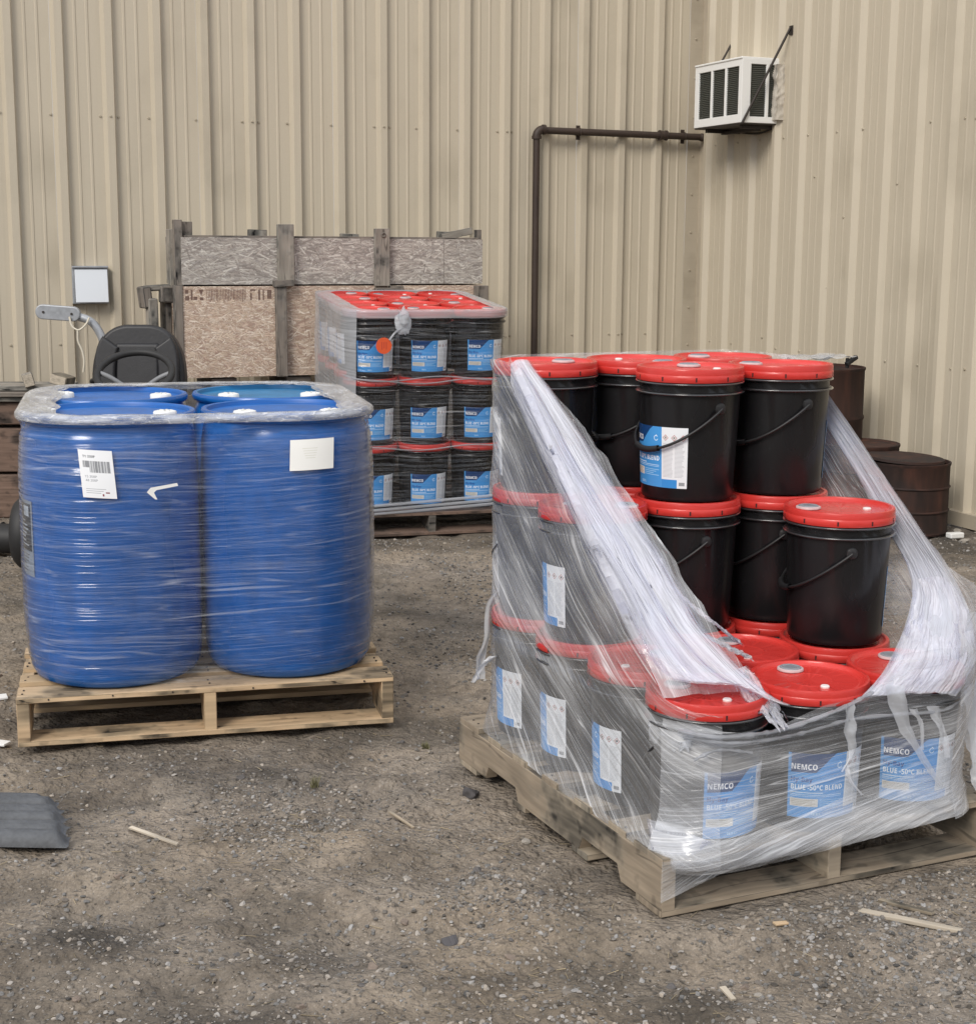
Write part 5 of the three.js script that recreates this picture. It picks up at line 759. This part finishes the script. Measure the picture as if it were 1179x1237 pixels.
const stoneTone = () => { const t = rnd(); const v = t < 0.55 ? rr(0.15, 0.25) : t < 0.92 ? rr(0.25, 0.46) : rr(0.07, 0.12); const w = rr(0.02, 0.17); return C(v * (1 + w), v, v * (1 - w * 1.1)); };
{
  const own = [[570, 953, -0.0427, -4.346, 0.028, 'dark grey stone left of the torn load\'s pallet', [0.085, 0.078, 0.078]], [546, 1122, -0.081, -3.405, 0.021, 'rounded dark stone beside a pale one at bottom centre', [0.10, 0.095, 0.10]], [0, 0, -0.052, -3.40, 0.015, 'pale tan stone touching the rounded dark stone at bottom centre', [0.40, 0.34, 0.27]], [0, 0, -0.20, -3.69, 0.013, 'pale round stone alone in the middle of the foreground', [0.42, 0.38, 0.33]]];
  for (const [, , x, z, r, lb, c] of own) { const m = part('stone', bigStone[Math.floor(rnd() * 4)], M({ color: C(...c), roughness: 0.95, map: T.dirty }), scene); m.scale.setScalar(r); m.position.set(x, gy(x, z) + r * 0.25, z); m.rotation.y = rr(0, 6); tag(m, lb, 'stone'); }
  const mats = [[0.20, 0.175, 0.15], [0.29, 0.26, 0.225], [0.38, 0.345, 0.30], [0.13, 0.12, 0.115], [0.24, 0.19, 0.155]].map((c) => M({ color: C(...c), roughness: 0.95, map: T.dirty }));
  for (let i = 0; i < 170; i++) { let x, z; do { z = -2.9 - 3.6 * Math.pow(rnd(), 1.6); x = rr(-1, 1) * 0.36 * -z; } while (inPallet(x, z) > 0.2); const r = 0.006 + 0.0085 * Math.pow(rnd(), 2.2); const tn = Math.floor(rnd() * 5), m = part('stone', bigStone[i % 4], mats[tn], scene); m.scale.set(r * rr(0.8, 1.2), r * rr(0.7, 1), r); m.position.set(x, gy(x, z) + r * 0.15, z); m.rotation.set(rr(-0.3, 0.3), rr(0, 6), rr(-0.3, 0.3)); const wd = ['mid-brown', 'greyish tan', 'pale buff', 'dark grey', 'reddish brown'][tn], side = x < -0.33 ? 'left' : x < 0.3 ? 'middle' : 'right', far = z > -3.7 ? 'near' : 'back'; tag(m, `small ${wd} stone lying loose on the dirt, ${far} ${side} of the open foreground`, 'stone', `${wd} stones, ${far} ${side} foreground`); }
  // fine gravel, pressed into the earth
  const m4 = new THREE.Matrix4(), q = new THREE.Quaternion(), e = new THREE.Euler();
  const N = 60000, per = Math.ceil(N / 5);
  for (let k = 0; k < 5; k++) {
    const im = new THREE.InstancedMesh(smallStone[k], MAT.stone, per); im.name = numbered('gravel'); im.userData.kind = 'stuff'; im.castShadow = im.receiveShadow = true; tag(im, 'fine gravel scattered over the dirt yard'); let n = 0, guard = 0;
    while (n < per && guard++ < per * 12) {
      const z = -2.7 - 8.2 * Math.pow(rnd(), 1.75), x = rr(-1, 1) * (0.36 * -z + 0.1), dens = 0.22 + 0.78 * sstep(0.44, 0.66, fbm(x * 1.7 + 20, z * 1.7 + 20, 861, 4));
      if (rnd() > dens || inPallet(x, z) > 0.5) continue;
      const r = (0.0018 + 0.0058 * Math.pow(rnd(), 3.2)) * (1 + 0.05 * Math.max(0, -z - 4)); e.set(rr(-0.4, 0.4), rr(0, 6.3), rr(-0.4, 0.4)); q.setFromEuler(e); m4.compose(V(x, gy(x, z) + r * 0.2, z), q, V(r * rr(0.8, 1.3), r * rr(0.7, 1.1), r)); im.setMatrixAt(n, m4); im.setColorAt(n, stoneTone()); n++;
    }
    im.count = n; scene.add(im);
  }
  // straw and twig crumbs
  const sg = new THREE.CylinderGeometry(0.5, 0.35, 1, 5).rotateZ(Math.PI / 2), im = new THREE.InstancedMesh(sg, MAT.straw, 900); im.name = 'straw'; im.userData.kind = 'stuff'; tag(im, 'bits of straw and twig scattered over the dirt');
  for (let i = 0; i < 900; i++) { const z = -2.8 - 6 * Math.pow(rnd(), 1.5), x = rr(-1, 1) * 0.37 * -z, l = rr(0.012, 0.05), t = rr(0.0009, 0.0022); e.set(0, rr(0, 6.3), rr(-0.1, 0.1)); q.setFromEuler(e); m4.compose(V(x, gy(x, z) + 0.003, z), q, V(l, t, t)); im.setMatrixAt(i, m4); const v = rr(0.35, 1); im.setColorAt(i, C(v, v * 0.95, v * 0.85)); } scene.add(im);
  // pale rubble at the foot of the side wall
  for (let i = 0; i < 26; i++) { const x = rr(2.52, 3.1), z = -8.5 + rr(-0.25, 0.25) + (x - 2.5) * 0.3; const r = rr(0.012, 0.03); const m = part('stone', bigStone[i % 4], mats[[2, 1, 0, 3][i % 4]], scene); m.scale.set(r, r * 0.8, r); m.position.set(x, gy(x, z) + r * 0.2, z); m.rotation.y = rr(0, 6); const wd = ['pale buff', 'greyish tan', 'mid-brown', 'dark grey'][i % 4]; tag(m, `${wd} rubble stone at the foot of the side wall by the rusty drum`, 'stone', `${wd} rubble at the wall foot`); }
  slat('white_scrap', 'crumpled white scrap beside the rusty half drum', 'paper scrap', 2.62, -8.42, 0.09, 0.05, 0.03, 0.3, MAT.white);
  // small grass tufts
  const tuft = (lb, x, z, n, h) => { const gs = []; for (let i = 0; i < n; i++) { const a = rr(0, 6.3), l = h * rr(0.5, 1), w = 0.0016, lean = rr(0.2, 0.9), cx = rr(-0.012, 0.012), cz = rr(-0.012, 0.012); gs.push(sheet(1, 4, (s, t) => { const ww = w * (1 - t) * (s - 0.5) * 2; return [cx + Math.cos(a) * lean * l * t * t - Math.sin(a) * ww, l * t * (1 - 0.3 * lean * t), cz + Math.sin(a) * lean * l * t * t + Math.cos(a) * ww]; })); } const t = thing('grass_tuft', lb, 'grass tuft', [x, gy(x, z), z]); const m = part('blade', gs, MAT.grass, t); m.userData.kind = 'stuff'; };
  tuft('tiny dry grass tuft on the dirt in front of the drum pallet', -0.52, -4.42, 40, 0.05); tuft('small green grass tuft left of the torn load\'s pallet corner', -0.2, -4.8, 60, 0.03);
}
renderer.render(scene, camera);
